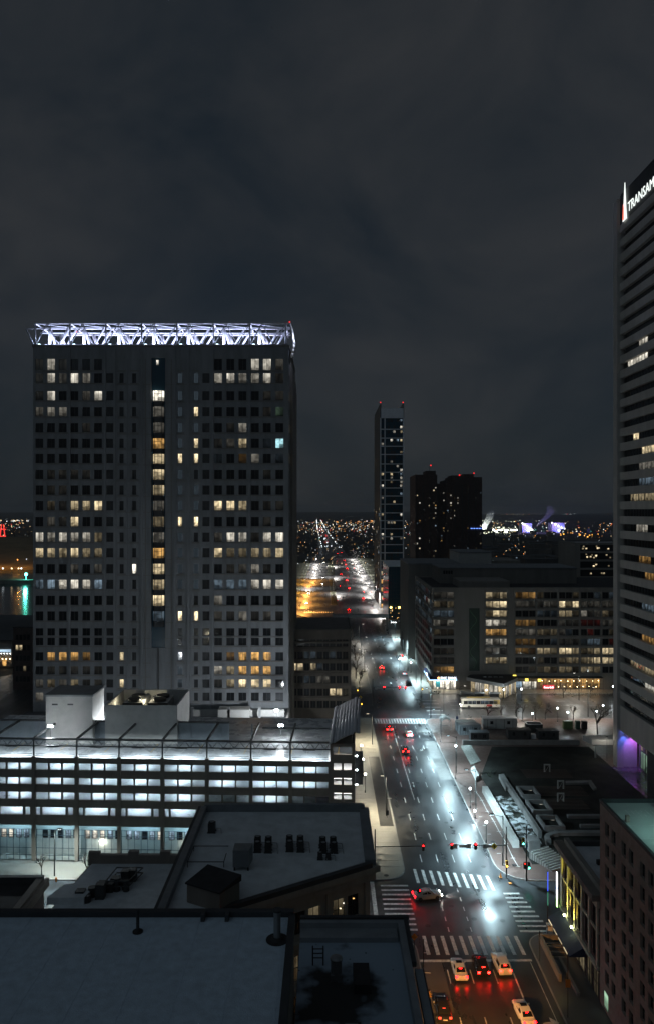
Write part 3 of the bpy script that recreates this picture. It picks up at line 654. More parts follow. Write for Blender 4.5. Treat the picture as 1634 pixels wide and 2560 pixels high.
# ================================================================== brown office block beside the street trees
bo = thing('office_block', 'squat dark brown office block beside the bare street trees', 'office building', (-4, 205, 0))
BX0, BX1, BY = -14.5, 6.6, 205.0; sc = BY/F
def bz(zy): return H-(1500+zy*.3513-1280)*sc
ops = []; wl = []
lights = {1: '.b.b.', 2: 'yyb.y', 3: '.bw.b', 4: '.b.y.', 0: '.....', 5: '.....'}
for r, zy in enumerate((305, 392, 475, 565, 655, 742)):
    z0 = bz(zy+28); z1 = bz(zy-24)
    for k in range(9):
        x0 = BX0+4.6+k*1.78; ops.append((x0, x0+1.5, z0, z1)); wl.append((x0+.75, z0, z1-z0, lights[r][min(4, k//2)], k))
b = MB(); wall_grid(b, lambda u, v, w: (u, BY+w, v), BX0, BX1, 0, 30.4, ops, .5)
b.quad((BX1, BY, 0), (BX1, BY+28, 0), (BX1, BY+28, 30.4), (BX1, BY, 30.4)); b.quad((BX0, BY, 0), (BX0, BY+28, 0), (BX0, BY+28, 30.4), (BX0, BY, 30.4))
dark_brown = M('dark_brown_stone', (.085, .075, .065), .8, var=.25, scale=.5, streak=True); b.build('wall', dark_brown, bo)
rr = random.Random(5)
for x, z0, h, t, k in wl: window(bo, 1.5, h, (x, BY+.46, z0), None if t == '.' or rr.random() < .25 else lit(t, {'y': .5, 'b': .025, 'w': .14}[t]*rr.uniform(.5, 1.5)), nx=2)
box('roof', BX0, BX1, BY+.3, BY+28, 29.4, 29.8, concrete_d, bo); box('cornice', BX0-.2, BX1+.2, BY-.35, BY-.002, 26.6, 27.2, dark_brown, bo)
for z in (bz(348), bz(433), bz(520), bz(610), bz(698)): box('ledge', BX0+3, BX1+.05, BY-.2, BY-.002, z-.2, z+.2, dark_brown, bo)
for k in range(6): window(bo, 2.4, 2.6, (BX0+4+k*2.9, BY-.03, .6), lit('y', .8), nx=2, name='shop_window')

# ================================================================== roofs below the camera
nr = thing('near_roof_building', 'large frosted flat roof filling the bottom left corner', 'building', (-14, 35, 0))
box('body', -40, -2.04, 18, 46.0, 0, 37.6, brown_stone, nr); box('roof_sheet', -39.6, -2.35, 18.3, 45.6, 37.6, 38.0, snow_roof, nr)
box('back_parapet', -40, -2.04, 45.6, 46.05, 37.5, 38.32, coping, nr); box('side_parapet', -2.35, -1.95, 18, 45.6, 37.5, 38.22, coping, nr)
b = MB()
for k in range(15): b.box(-39+k*2.6, -38.94+k*2.6, 18.4, 45.5, 38.0, 38.012)
b.build('seam', snow_roof, nr)
for px, py, hh, r in ((345, 2330, 1.35, .1), (693, 2350, 1.7, .21)):
    y = 25*F/(py-1280); x = (px-817)/F*y; lab = 'slim vent pipe standing on the big frosted roof' if px < 500 else 'thick rusty vent pipe at right edge of the frosted roof'
    t = thing('vent_pipe', lab, 'vent pipe', (x, y, 38)); MB().cyl(x, y, 38, 38+hh, r, 14).build('pipe', steel if px > 500 else steel_d, t, smooth=False)
    MB().cyl(x, y, 38.005, 38.06, r*3.1, 18).cyl(x, y, 38.06, 38.2, r*1.9, 16, r2=r*1.2).build('flashing', tar, t)
    if px > 500: MB().cyl(x, y, 38+hh, 38+hh+.1, r*1.3, 14).build('cap', steel_d, t)
for px in (508, 568): y = 45.3; x = (px-817)/F*y; box('drain_bracket', x-.12, x+.12, y-.2, y+.5, 38.0, 38.4, coping, nr)
# tar-stained roof
tr = thing('tar_roof_building', 'small square roof with black tar stains and stepped parapet', 'building', (2, 48, 0))
box('body', -1.94, 5.5, 34, 54.0, 0, 32.5, brown_stone, tr)
stain, sn, sb_ = base_mat('tar_stained_roof'); sb_.inputs['Roughness'].default_value = .8; kk = sn.links.new
t1 = sn.nodes.new('ShaderNodeTexCoord'); n1 = sn.nodes.new('ShaderNodeTexNoise'); n1.inputs['Scale'].default_value = .55; n1.inputs['Detail'].default_value = 6
sp = sn.nodes.new('ShaderNodeTexVoronoi'); sp.inputs['Scale'].default_value = 1.5
r1 = sn.nodes.new('ShaderNodeValToRGB'); r1.color_ramp.elements[0].position = .08; r1.color_ramp.elements[1].position = .12
r1.color_ramp.elements[0].color = (.03, .03, .03, 1); r1.color_ramp.elements[1].color = (.34, .43, .52, 1)
r2 = sn.nodes.new('ShaderNodeValToRGB'); r2.color_ramp.elements[0].position = .36; r2.color_ramp.elements[1].position = .56
mx = sn.nodes.new('ShaderNodeMix'); mx.data_type = 'RGBA'; mx.inputs[6].default_value = (.035, .035, .036, 1)
kk(t1.outputs['Object'], n1.inputs['Vector']); kk(t1.outputs['Object'], sp.inputs['Vector']); kk(sp.outputs['Distance'], r1.inputs['Fac'])
sep = sn.nodes.new('ShaderNodeSeparateXYZ'); kk(t1.outputs['Object'], sep.inputs[0])
gr = sn.nodes.new('ShaderNodeMapRange'); ds = sn.nodes.new('ShaderNodeVectorMath'); ds.operation = 'DISTANCE'; ds.inputs[1].default_value = (.5, 46.6, 32.6); kk(t1.outputs['Object'], ds.inputs[0]); gr.inputs['From Min'].default_value = .8; gr.inputs['From Max'].default_value = 4.2; gr.inputs['To Min'].default_value = -.3; gr.inputs['To Max'].default_value = .2; kk(ds.outputs['Value'], gr.inputs['Value'])
ad2 = sn.nodes.new('ShaderNodeMath'); ad2.operation = 'ADD'; kk(n1.outputs['Fac'], ad2.inputs[0]); kk(gr.outputs[0], ad2.inputs[1]); kk(ad2.outputs[0], r2.inputs['Fac'])
kk(r2.outputs['Color'], mx.inputs[0]); kk(r1.outputs['Color'], mx.inputs[7]); kk(mx.outputs[2], sb_.inputs['Base Color'])
MB().box(-1.9, 5.1, 34.3, 53.4, 32.5, 32.6).build('roof_sheet', stain, tr)
flash2 = M('frosted_flashing', (.26, .28, .30), .6, var=.2)
box('back_parapet', -1.94, 5.9, 53.4, 53.9, 32.4, 33.35, flash2, tr); box('back_coping', -1.94, 5.95, 53.8, 54.15, 33.1, 33.5, coping, tr)
box('inner_curb', -1.9, 5.0, 52.2, 53.4, 32.6, 32.95, flash2, tr)
box('side_parapet', 5.1, 5.55, 34, 53.4, 32.4, 33.35, flash2, tr); box('side_coping', 5.55, 5.85, 48.6, 54.1, 33.1, 33.45, coping, tr)
box('outer_coping', 5.75, 6.25, 42.2, 48.6, 32.6, 33.0, flash2, tr); box('outer_coping_edge', 6.25, 6.33, 42.1, 48.7, 32.5, 33.03, coping, tr)
box('cornice_band', 5.5, 5.8, 34, 54, 29.8, 30.4, brown_stone, tr)
tarp = [(-.6, 47.2), (.6, 49.2), (2.2, 49.9), (3.1, 49.2), (3.1, 47.0), (3.5, 46.4), (2.5, 45.5), (2.2, 44.5), (.4, 44.1), (-1.7, 45.0), (-1.7, 48.6)]
MB().prism([(3.4, 43.2), (4.4, 43.0), (5.0, 43.1), (4.5, 43.4), (3.6, 43.6)], 32.6, 32.622).build('tar_patch', tar, tr)
box('dark_plinth', 1.7, 2.75, 46.6, 48.9, 32.62, 33.2, tar, tr)
sk = thing('roof_hatch', 'dark framed skylight hatch at bottom of the tar-stained roof', 'hatch', (1.5, 41.5, 32.6))
box('frame', .85, 2.0, 41.0, 43.6, 32.6, 32.95, coping, sk); box('cover', 1.05, 1.8, 41.2, 43.4, 32.95, 33.0, flash2, sk)
rv = thing('roof_ventilator', 'domed metal roof ventilator on the tar-stained roof', 'ventilator', (.6, 48.2, 32.6))
MB().box(.25, .95, 47.85, 48.55, 32.6, 33.0).build('base', steel, rv); MB().cyl(.6, 48.2, 33.0, 33.9, .36, 18).build('drum', steel, rv); MB().ball((.6, 48.2, 33.9), .42, sz=.45, nu=18, nv=8).build('dome', steel, rv, smooth=True)
ld = thing('roof_ladder', 'short black ladder rails at the back of tar-stained roof', 'ladder', (-.6, 49.5, 32.6))
for x in (-.95, -.25): MB().tube((x, 49.6, 32.6), (x, 49.6, 33.9), .05, 6).build('rail', steel_d, ld)
for z in (33.1, 33.4, 33.7): MB().tube((-.95, 49.6, z), (-.25, 49.6, z), .04, 5).build('rung', steel_d, ld)

# corner building with slanting front
cb = thing('corner_building', 'stone corner building with slanted front and frosted roof of condensers', 'building', (-5, 95, 0))
P0, P1, P2, P3 = (5.2, 105.9), (5.2, 90.2), (-17.4, 76.4), (-17.4, 105.9)
ZC = 20.0
d = (Vector(P2)-Vector(P1)); Lc = d.length; d.normalize(); nrm = Vector((d.y, -d.x)); nrm = nrm if nrm.y < 0 else -nrm
def fp(u, v, w): p = Vector(P1)+d*u-nrm*w; return (p.x, p.y, v)
warm_stone = M('warm_stone', (.30, .265, .23), .75, var=.18, scale=.8, streak=True)
ops = []; wi = []
for fl, (z0, z1) in enumerate(((14.3, 17.0), (9.0, 12.0), (4.4, 7.4))):
    for g in range(4):
        for k in range(2): u = 1.6+g*5.4+k*2.0; ops.append((u, u+1.6, z0, z1)); wi.append((u+.8, z0, z1-z0, fl, g))
b = MB(); wall_grid(b, fp, 0, Lc, 0, ZC, ops, .35)
for a, c in ((P0, P1), (P2, P3), (P3, P0)): b.quad((*a, 0), (*c, 0), (*c, ZC), (*a, ZC))
b.build('wall', warm_stone, cb)
ang = math.atan2(-d.y, -d.x)
rr = random.Random(9)
for u, z0, h, fl, g in wi:
    p = fp(u, z0, .31); window(cb, 1.6, h, p, lit('y', .07) if rr.random() < .4 else glass_d, rz=ang, nx=2, nz=2)
def band(u0, u1, w0, w1, z0, z1, name, mt):
    MB().prism([fp(u0, 0, w0)[:2], fp(u1, 0, w0)[:2], fp(u1, 0, w1)[:2], fp(u0, 0, w1)[:2]], z0, z1).build(name, mt, cb)
band(-.9, Lc, -.9, -.003, 19.3, 20.0, 'cornice', warm_stone); band(-.5, Lc, -.5, -.003, 18.3, 19.3, 'cornice', warm_stone); band(-.4, Lc, -.45, -.003, 13.0, 13.6, 'string_course', warm_stone); band(-.3, Lc, -.25, -.003, 8.0, 8.4, 'string_course', warm_stone)
for g in range(5): band(.2+g*5.4, .8+g*5.4, -.2, -.003, 0, 18.3, 'pilaster', warm_stone)
MB().prism([(5.0, 105.6), (5.0, 90.6), (-17.1, 77.0), (-17.1, 105.6)], ZC, ZC+.25).build('roof_sheet', snow_roof_d, cb)
box('back_parapet', -17.4, 5.3, 105.4, 106.0, ZC, ZC+1.3, flash, cb); box('left_parapet', -17.9, -17.1, 76.4, 105.4, ZC, ZC+1.1, flash, cb); box('left_coping', -18.3, -17.9, 76.4, 105.6, ZC+.5, ZC+1.0, coping, cb)
box('right_parapet', 4.6, 5.9, 90, 106, ZC, ZC+.7, flash, cb)
band(.2, Lc, -.85, -.2, 20.0, 20.55, 'front_coping', coping)
for u, z, m, s in ((2.2, 16.3, 'o', 3.), (4.1, 15.6, 'y', 3.), (3.6, 16.1, 'w', 3.)):
    p = fp(u, z, .25); MB().box(p[0]-.1, p[0]+.1, p[1]-.05, p[1], z, z+.14).build('room_lamp', lit(m, s), cb)
def condenser(x, y, s, lab, z=ZC+.25):
    t = thing('condenser_unit', lab, 'air conditioner', (x, y, z), 0, 'condensers on the corner building roof')
    MB().box(x-.42*s, x+.42*s, y-.42*s, y+.42*s, z+.15, z+1.15*s).build('casing', steel_d, t)
    MB().cyl(x, y, z+1.15*s, z+1.27*s, .38*s, 16).build('fan_ring', rubber, t); MB().cyl(x, y, z+1.27*s, z+1.29*s, .26*s, 14).build('fan_guard', flash, t)
    MB().box(x-.5*s, x+.5*s, y-.46*s, y-.3*s, z, z+.15).box(x-.5*s, x+.5*s, y+.3*s, y+.46*s, z, z+.15).build('rail', steel_d, t)
    MB().tube((x+.42*s, y, z+.5), (x+1.1*s, y, z+.45), .05, 5).tube((x+1.1*s, y, z+.45), (x+1.2*s, y-.5, z+.05), .05, 5).build('pipe', steel, t)
names = ['first', 'second', 'third', 'fourth', 'fifth', 'sixth']
for k, (px, py) in enumerate(((645, 2122), (672, 2123), (725, 2120), (752, 2121), (808, 2124), (834, 2124))):
    x, y = G(px, py, ZC+.25)
    condenser(x, y-.75, 1., '%s condenser from left in front row of corner roof' % names[k]); condenser(x-.1, y+.75, 1., '%s condenser from left in back row of corner roof' % names[k])
x, y = G(530, 2080, ZC+.25); condenser(x, y, 1.1, 'lone condenser at far left corner of the frosted roof')
x, y = G(808, 2148, ZC+.25); condenser(x-.4, y, .7, 'low small condenser in front of the fifth pair, left one'); condenser(x+.6, y, .7, 'low small condenser in front of the fifth pair, right one')
dk = thing('duct_box', 'tall blue grey duct hood on the corner building roof', 'duct', (-9.6, 93, ZC+.25))
x, y = G(603, 2178, ZC+.25)
MB().prism([(x-1.0, y), (x+.9, y), (x+1.2, y+2.0), (x-1.0, y+2.0)], ZC+.7, ZC+2.7).build('hood', flash, dk); MB().box(x-.9, x-.7, y+.1, y+.3, ZC+.25, ZC+.7).box(x+.7, x+.9, y+.1, y+.3, ZC+.25, ZC+.7).build('foot', steel_d, dk)
rf = thing('pipe_frame', 'thin rusty pipe frame lying on the corner building roof', 'pipe frame', (-15, 93, ZC+.25))
(xa, ya), (xb, yb) = G(485, 2125, ZC+.4), G(560, 2165, ZC+.4)
for p, q in (((xa, ya), (xb, ya)), ((xa, yb), (xb, yb)), ((xa, ya), (xa, yb)), ((xb, ya-2), (xb, yb))): MB().tube((*p, ZC+.9), (*q, ZC+.9), .06, 5).build('pipe', steel_d, rf)
for p in ((xa, ya), (xb, yb), (xa, yb)): MB().tube((*p, ZC+.25), (*p, ZC+.9), .05, 5).build('leg', steel_d, rf)
sh = thing('roof_shed', 'dark gabled stair shed at lower left of corner roof', 'shed', (-14, 80, ZC+.25))
MB().prism([(-15.3, 81.0), (-11.4, 78.9), (-9.6, 81.6), (-13.5, 83.8)], ZC+.25, ZC+2.3).build('walls', brown_stone, sh)
MB().prism([(-15.5, 80.9), (-11.4, 78.7), (-9.4, 81.6), (-13.5, 84.0)], ZC+2.3, ZC+3.0, zt=[ZC+2.45, ZC+2.45, ZC+3.0, ZC+3.0]).build('roof', tar, sh)
# lower roof left of it
lr = thing('low_roof_building', 'lower flat roof with stepped brick parapet and tangled ducts', 'building', (-28, 98, 0))
MB().prism([(-34.9, 84), (-18.6, 84), (-19.6, 103.6), (-33.0, 103.6)], 0, 13.8).build('body', brown_stone, lr); MB().prism([(-34.6, 84.3), (-18.9, 84.3), (-19.9, 103), (-32.7, 103)], 13.8, 14.0).build('roof_sheet', snow_roof_d, lr)
for a, c, z in ((-33.2, -31.6, 15.6), (-31.6, -27.6, 15.2), (-27.6, -26.2, 15.7), (-26.2, -23.2, 15.2), (-23.2, -21.8, 15.7), (-21.8, -20.3, 15.2), (-20.3, -19.4, 15.6)): box('parapet', a, c, 103, 103.6, 13.8, z, brown_stone, lr)
MB().prism([(-19.3, 84), (-18.5, 84), (-19.5, 103), (-20.1, 103)], 13.8, 15.0).build('side_parapet', flash, lr)
x, y = G(150, 2262, 14); bx = thing('roof_crate', 'low frosted box at left edge of lower roof', 'hatch', (x, y, 14)); MB().prism([(x-1.6, y), (x+3, y), (x+3.6, y+3.4), (x-.6, y+3.4)], 14, 14.9).build('casing', snow_roof_d, bx)
du = thing('duct_unit', 'black tangled duct unit on the lower roof', 'duct', (-28, 95, 14))
rr = random.Random(4)
x0, y0 = G(265, 2230, 14); x1, y1 = G(358, 2195, 14)
for p, q in (((x0, y0), (x1-1, y0)), ((x1-1, y0), (x1, y1)), ((x0, y0), (x0+.4, y1)), ((x0+.4, y1), (x1, y1))):
    for z in (14.7, 15.4): MB().tube((*p, z), (*q, z), .09, 5).build('frame_rail', steel_d, du)
for k in range(11):
    x = x0+rr.uniform(0, x1-x0-1); y = y0+rr.uniform(0, y1-y0); h = rr.uniform(.7, 1.7)
    (MB().box(x-.5, x+.5, y-.5, y+.5, 14, 14+h) if k % 2 else MB().cyl(x, y, 14, 14+h, .42, 12)).build('duct', steel_d, du)
du2 = thing('duct_unit', 'black duct cluster beside the low box on lower roof', 'duct', (-31, 90, 14))
for k in range(8):
    x, y = G(rr.uniform(200, 258), rr.uniform(2222, 2262), 14); h = rr.uniform(.8, 2.); (MB().box(x-.6, x+.5, y-.5, y+.5, 14, 14+h) if k % 2 else MB().cyl(x, y, 14, 14+h, .5, 12)).build('duct', steel_d, du2)
# far-left dark roof
dr = thing('dark_roof_building', 'dark little roof with thick parapet at far left edge', 'building', (-45, 96, 0))
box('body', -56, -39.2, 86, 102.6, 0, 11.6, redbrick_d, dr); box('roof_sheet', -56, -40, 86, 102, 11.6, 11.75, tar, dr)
box('back_parapet', -56, -39.2, 102, 102.7, 11.6, 12.6, coping, dr); box('side_parapet', -40, -39.1, 86, 102, 11.6, 12.5, brown_stone, dr); box('cornice', -39.1, -38.6, 85, 103, 11.0, 12.1, brown_stone, dr)
for k in range(4): MB().box(-39.25, -39.17, 87+k*3.4, 88.6+k*3.4, 6, 9).build('window', white_wall, dr)
# ================================================================== high tower at the right edge
TX = 72.0
ta = thing('banded_tower', 'tall tower of concrete bands with white illuminated rooftop lettering', 'tower', (TX+15, 170, 0))
band_c = M('band_concrete', (.37, .355, .335), .8, var=.14, scale=.5, streak=True)
box('core', TX+1.3, TX+40, 130, 182, 9.4, 140.6, concrete_d, ta)
rowsz = [95-3.575*k for k in range(-10, 23)]
tops = []
for k, z in enumerate(rowsz):
    box('spandrel', TX, TX+1.28, 130, 182, z+.85, z+3.575-.85, band_c, ta)
box('spandrel', TX, TX+1.28, 130, 182, 9.4, rowsz[-1]-.85, band_c, ta)
box('sign_band', TX, TX+1.28, 130, 182, rowsz[0]+3.575-.84, 140.9, coping, ta)
box('corner_pier', TX-.7, TX+.9, 182.0, 184.5, 0, 140, band_c, ta); box('corner_return', TX+.4, TX+6, 182.01, 182.4, 9.4, 140, concrete_d, ta)
litT = {(6,): []}
def rowi(sy): z = H-(sy-1280)*180/F; return min(range(len(rowsz)), key=lambda i: abs(rowsz[i]-z))
LT = {}
for sy, y0, y1, m in ((872, 168, 173, lit('w', .5)), (905, 168, 179.5, lit('w', .8)), (1095, 173.5, 175.5, lit('y', 1.15)), (1125, 164, 170.6, lit('y', .8)), (1165, 164, 173, lit('w', .14)), (1205, 164, 173, lit('b', .14)), (1242, 164, 178, lit('y', .28)), (1320, 168, 175, lit('w', .28)), (1400, 166, 173, lit('o', .28)), (1440, 164, 170, lit('o', .28)), (1590, 164, 172, lit('o', .28)), (1655, 164, 178, lit('y', .28)), (1690, 164, 170, lit('w', .5)), (1520, 164, 171, lit('b', .14))):
    LT.setdefault(rowi(sy), []).append((y0, y1, m))
rest = MB(); n = 0
for i, z in enumerate(rowsz):
    for k in range(12):
        y = 181-k*1.6
        m = None
        for (y0, y1, mm) in LT.get(i, ()):
            if y0 <= y-.8 <= y1: m = mm
        if n < 290 and (m is not None or i > 9): window(ta, 1.5, 1.66, (TX+.9, y-.8, z-.83), m or glass_d, rz=R(-90)); n += 1
        else: rest.quad((TX+.9, y-1.6, z-.85), (TX+.9, y, z-.85), (TX+.9, y, z+.85), (TX+.9, y-1.6, z+.85))
    rest.quad((TX+.9, 130, z-.85), (TX+.9, 161.8, z-.85), (TX+.9, 161.8, z+.85), (TX+.9, 130, z+.85))
rest.build('far_windows', [glass_d], ta)['kind'] = 'stuff'
sign_e = E('sign_white', (.93, 1., .96), 1.25, False); sign_r = E('sign_red', (1., .16, .10), 1.6, False)
text('sign_lettering', 'TRANSAMERICA', 3.3, (TX-.25, 176.7, 134.6), (R(90), 0, R(-90)), sign_e, ta, .04, sx=.95)
b = MB(); zs = [133.4, 136.5, 139.4, 142.4]; hw = [1.15, .72, .42, .1]
for k in range(3):
    b.quad((TX-.35, 178.3+hw[k]*1.1, zs[k]), (TX-.35, 178.3-hw[k], zs[k]), (TX-.35, 178.3-hw[k+1], zs[k+1]), (TX-.35, 178.3+hw[k+1]*1.1, zs[k+1]), 0)
b.quad((TX-.37, 179.35, 133.8), (TX-.37, 178.7, 133.6), (TX-.37, 178.7, 136.4), (TX-.37, 179.0, 137.4), 1)
o = b.build('sign_emblem', [sign_e, sign_r], ta); md = o.modifiers.new('t', 'SOLIDIFY'); md.thickness = .1
# arcade at its foot
lob = M('lobby_stone', (.45, .44, .42), .5, var=.12)
box('end_wall', TX, TX+4.4, 182.5, 183, .13, 9.4, lob, ta); box('arcade_soffit', TX+.1, TX+12, 140, 182.4, 9.2, 9.38, lob, ta)
for k in range(8):
    window(ta, 2.5, 4.2, (TX+4.6, 181-k*2.9-1.4, .3), lit('g', .28), rz=R(-90), name='lobby_pane', nx=2); window(ta, 2.5, 3.9, (TX+4.6, 181-k*2.9-1.4, 4.9), lit('y', .28), rz=R(-90), name='lobby_pane', nx=2)
box('lobby_back', TX+4.75, TX+9, 150, 182.3, .13, 9.2, concrete_d, ta)
box('pillar', TX-.1, TX+1.6, 161, 166.4, 0, 9.4, coping, ta)
MB().box(TX+.6, TX+1.0, 181.2, 181.5, 9.0, 9.2).build('blue_spotlight', E('blue_lens', (.12, .2, 1.), 25, False), ta); light('blue_light', (TX+1.1, 180.6, 8.9), 1000, (.10, .18, 1.), .15, ta, spot=75, aim=(TX+1.0, 182.5, 4))
MB().box(TX+3.4, TX+3.8, 181.2, 181.5, 9.0, 9.2).build('violet_spotlight', E('violet_lens', (.7, .1, 1.), 25, False), ta); light('violet_light', (TX+3.5, 180.5, 8.7), 1300, (.62, .16, 1.), .15, ta, spot=80, aim=(TX+3.0, 182.5, 3.5))
MB().quad((66, 150, .14), (76.6, 150, .14), (76.6, 182.4, .14), (66, 182.4, .14)).build('forecourt', M('wet_stone', (.09, .08, .08), .16, var=.3, rvar=.08), sw_r)

# ================================================================== brick block, bottom right corner
bb = thing('brick_block', 'tall brick block with paired dark windows at bottom right', 'building', (45, 88, 0))
BXf, ZB = 35.0, 26.0
ops = []; wl = []
for k in range(9):
    z0 = ZB-2.0-1.75-k*2.66
    if z0 < 1.2: continue
    for c in range(4):
        for q in range(2):
            y = 92.6-c*5.2-q*2.1; ops.append((y-.62, y+.62, z0, z0+1.75)); wl.append((y, z0))
b = MB(); wall_grid(b, lambda u, v, w: (BXf+w, u, v), 70, 95, 0, ZB, ops, .4)
b.quad((BXf, 95, 0), (75, 95, 0), (75, 95, ZB), (BXf, 95, ZB)); b.build('wall', brick_m, bb)
for y, z0 in wl: window(bb, 1.24, 1.75, (BXf+.36, y, z0), glass_d, rz=R(-90), nz=2)
deck_m = M('pale_green_deck', (.42, .47, .45), .5, var=.12, scale=.5, rvar=.15)
box('roof_deck', BXf+.3, 75, 70, 94.8, ZB-.6, ZB-.3, deck_m, bb); box('front_parapet', BXf-.05, BXf+.3, 70, 95.05, ZB-.3, ZB+.15, coping, bb); box('back_parapet', BXf+.3, 75, 94.8, 95.1, ZB-.3, ZB+.2, coping, bb)
for k in range(9): MB().box(BXf+2.2+k*.62, BXf+2.3+k*.62, 90.5, 92.5, ZB-.3, ZB-.29).build('hatch_line', paint, bb)
for y in (88, 84.5): box('deck_joint', BXf+.5, 75, y, y+.07, ZB-.3, ZB-.292, paint, bb)
box('plant_box', BXf+6.2, BXf+9, 91.0, 93, ZB-.3, ZB+.5, tar, bb); box('vent', BXf+.9, BXf+1.3, 88.8, 89.2, ZB-.3, ZB+.5, brick_m, bb)
MB().tube((41.5, 84, ZB-.3), (41.5, 84, ZB+5), .07).build('lamp_post', steel_d, bb); MB().box(41.1, 41.9, 83.7, 84.3, ZB+5, ZB+5.15).build('lamp_head', E('teal_lamp', (.6, 1., .95), 30, False), bb); light('deck_light', (41.5, 84, ZB+4.8), 1000, (.50, 1., .92), .3, bb)
MB().box(BXf-.03, BXf, 92.2, 93.4, .6, 2.6).build('lit_doorway', lit('g', .5), bb)
text('neon_sign', 'A', 1.2, (BXf-.2, 88.6, .4), (R(90), 0, R(-90)), E('blue_neon', (.15, .25, 1.), 5, False), bb)
# ================================================================== low corner building with yellow uplights
yb = thing('cornice_building', 'low red brick building with heavy cornice washed by yellow uplights', 'building', (40, 102, 0))
YX, YZ = 35.0, 13.6
ops = []; wl = []
for c in range(5):
    y1 = 109.7-c*2.9
    for z0, h in ((4.9, 3.6), (9.0, 2.7)): ops.append((y1-2.2, y1-.5, z0, z0+h)); wl.append((y1-1.35, z0, h))
b = MB(); wall_grid(b, lambda u, v, w: (YX+w, u, v), 95.1, 110.4, 0, YZ, ops, .35)
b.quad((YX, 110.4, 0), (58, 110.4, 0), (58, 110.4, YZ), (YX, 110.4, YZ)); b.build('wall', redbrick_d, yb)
for y, z0, h in wl: window(yb, 1.7, h, (YX+.3, y, z0), glass_d, rz=R(-90), nx=2, nz=2, bar=.1)
stone_y = M('painted_stone_trim', (.45, .42, .33), .7, var=.15)
for c in range(6): y = 110.15-c*2.9; box('pilaster', YX-.22, YX-.002, y-.27, y+.27, 4.3, 12.0, stone_y, yb)
box('cornice', YX-1.0, YX+.3, 95.1, 111.2, 12.9, 13.7, brown_stone, yb); box('frieze', YX-.4, YX-.002, 95.1, 110.6, 12.0, 12.9, stone_y, yb); box('string_course', YX-.4, YX-.002, 95.1, 110.5, 4.0, 4.4, stone_y, yb); box('string_course', YX-.18, YX-.002, 95.1, 110.5, 8.6, 8.9, stone_y, yb)
box('parapet', YX+.3, YX+1.0, 95.1, 110.4, 13.6, 14.4, beige, yb); box('roof_sheet', YX+1, 58, 95.1, 110.2, 13.0, 13.3, snow_roof_d, yb); box('back_parapet', YX+1, 58, 109.9, 110.45, 13.3, 14.0, coping, yb)
for y in (99, 104): box('roof_ridge', YX+3, 52, y, y+.6, 13.3, 13.9, tar, yb)
MB().prism([(YX-2.2, 100.3), (YX-.01, 100.3), (YX-.01, 110.0), (YX-2.2, 110.0)], 2.6, 3.9, zt=[2.75, 4.0, 4.0, 2.75]).build('awning', plain('navy_canvas', (.035, .045, .09), .7), yb)
for k in range(4): MB().box(YX-2.3, YX-2.2, 101+k*2.3, 102.6+k*2.3, 2.55, 2.68).build('awning_light', lit('y', .8), yb)
for k in range(4): window(yb, 2.0, 2.1, (YX-.03, 109-k*2.5, .4), lit('y', .28), rz=R(-90), nx=2, name='shop_window')
for k in range(2): window(yb, 1.6, 3.2, (YX-.03, 98.6-k*2.4, .3), lit('y', .07), rz=R(-90), nx=2, nz=2, name='shop_window')
for y in (107.3, 104.2):
    MB().box(YX-.75, YX-.5, y-.15, y+.15, 4.42, 4.6).build('uplight', E('uplight_lens', (.9, 1., .5), 25, False), yb); light('uplight_glow', (YX-.8, y, 4.7), 4200 if y > 106 else 2000, (1., .86, .12), .08, yb, spot=64, aim=(YX-.1, y+.1, 9))
bl = thing('blade_sign', 'tall vertical neon blade sign, white over blue and green', 'sign', (34.5, 110.7, 4))
MB().box(34.35, 34.75, 110.45, 110.8, 3.9, 9.3).build('casing', steel_d, bl)
for z0, z1, c in ((7.0, 9.2, 'w'), (6.6, 7.0, 'c'), (6.3, 6.6, 'w'), (5.3, 6.3, 'w'), (4.0, 5.3, 'g')): MB().box(34.25, 34.34, 110.35, 110.72, z0, z1-.03).build('neon_tube', E('neon_%s' % c, {'w': (.92, .97, 1.), 'c': (.2, .4, 1.), 'g': (.5, 1., .3)}[c], 4.5, False), bl)
for z in (4.6, 8.4): MB().tube((34.7, 110.5, z), (35.1, 110.2, z), .05, 5).build('bracket', steel_d, bl)
x, y = 33.6, 112.9
bp_ = thing('banner_pole', 'slim corner pole glowing blue above and green below', 'pole', (x, y, 0)); MB().tube((x, y, .1), (x, y, 8.2), .07, 8).build('shaft', steel_d, bp_)
MB().tube((x, y-.12, 5.2), (x, y-.12, 8.1), .06, 6).build('light_strip', E('strip_blue', (.05, .12, 1.), 1.4, False), bp_); MB().tube((x, y-.12, 3.0), (x, y-.12, 5.0), .05, 6).build('light_strip', E('strip_green', (.1, .6, .35), .5, False), bp_)

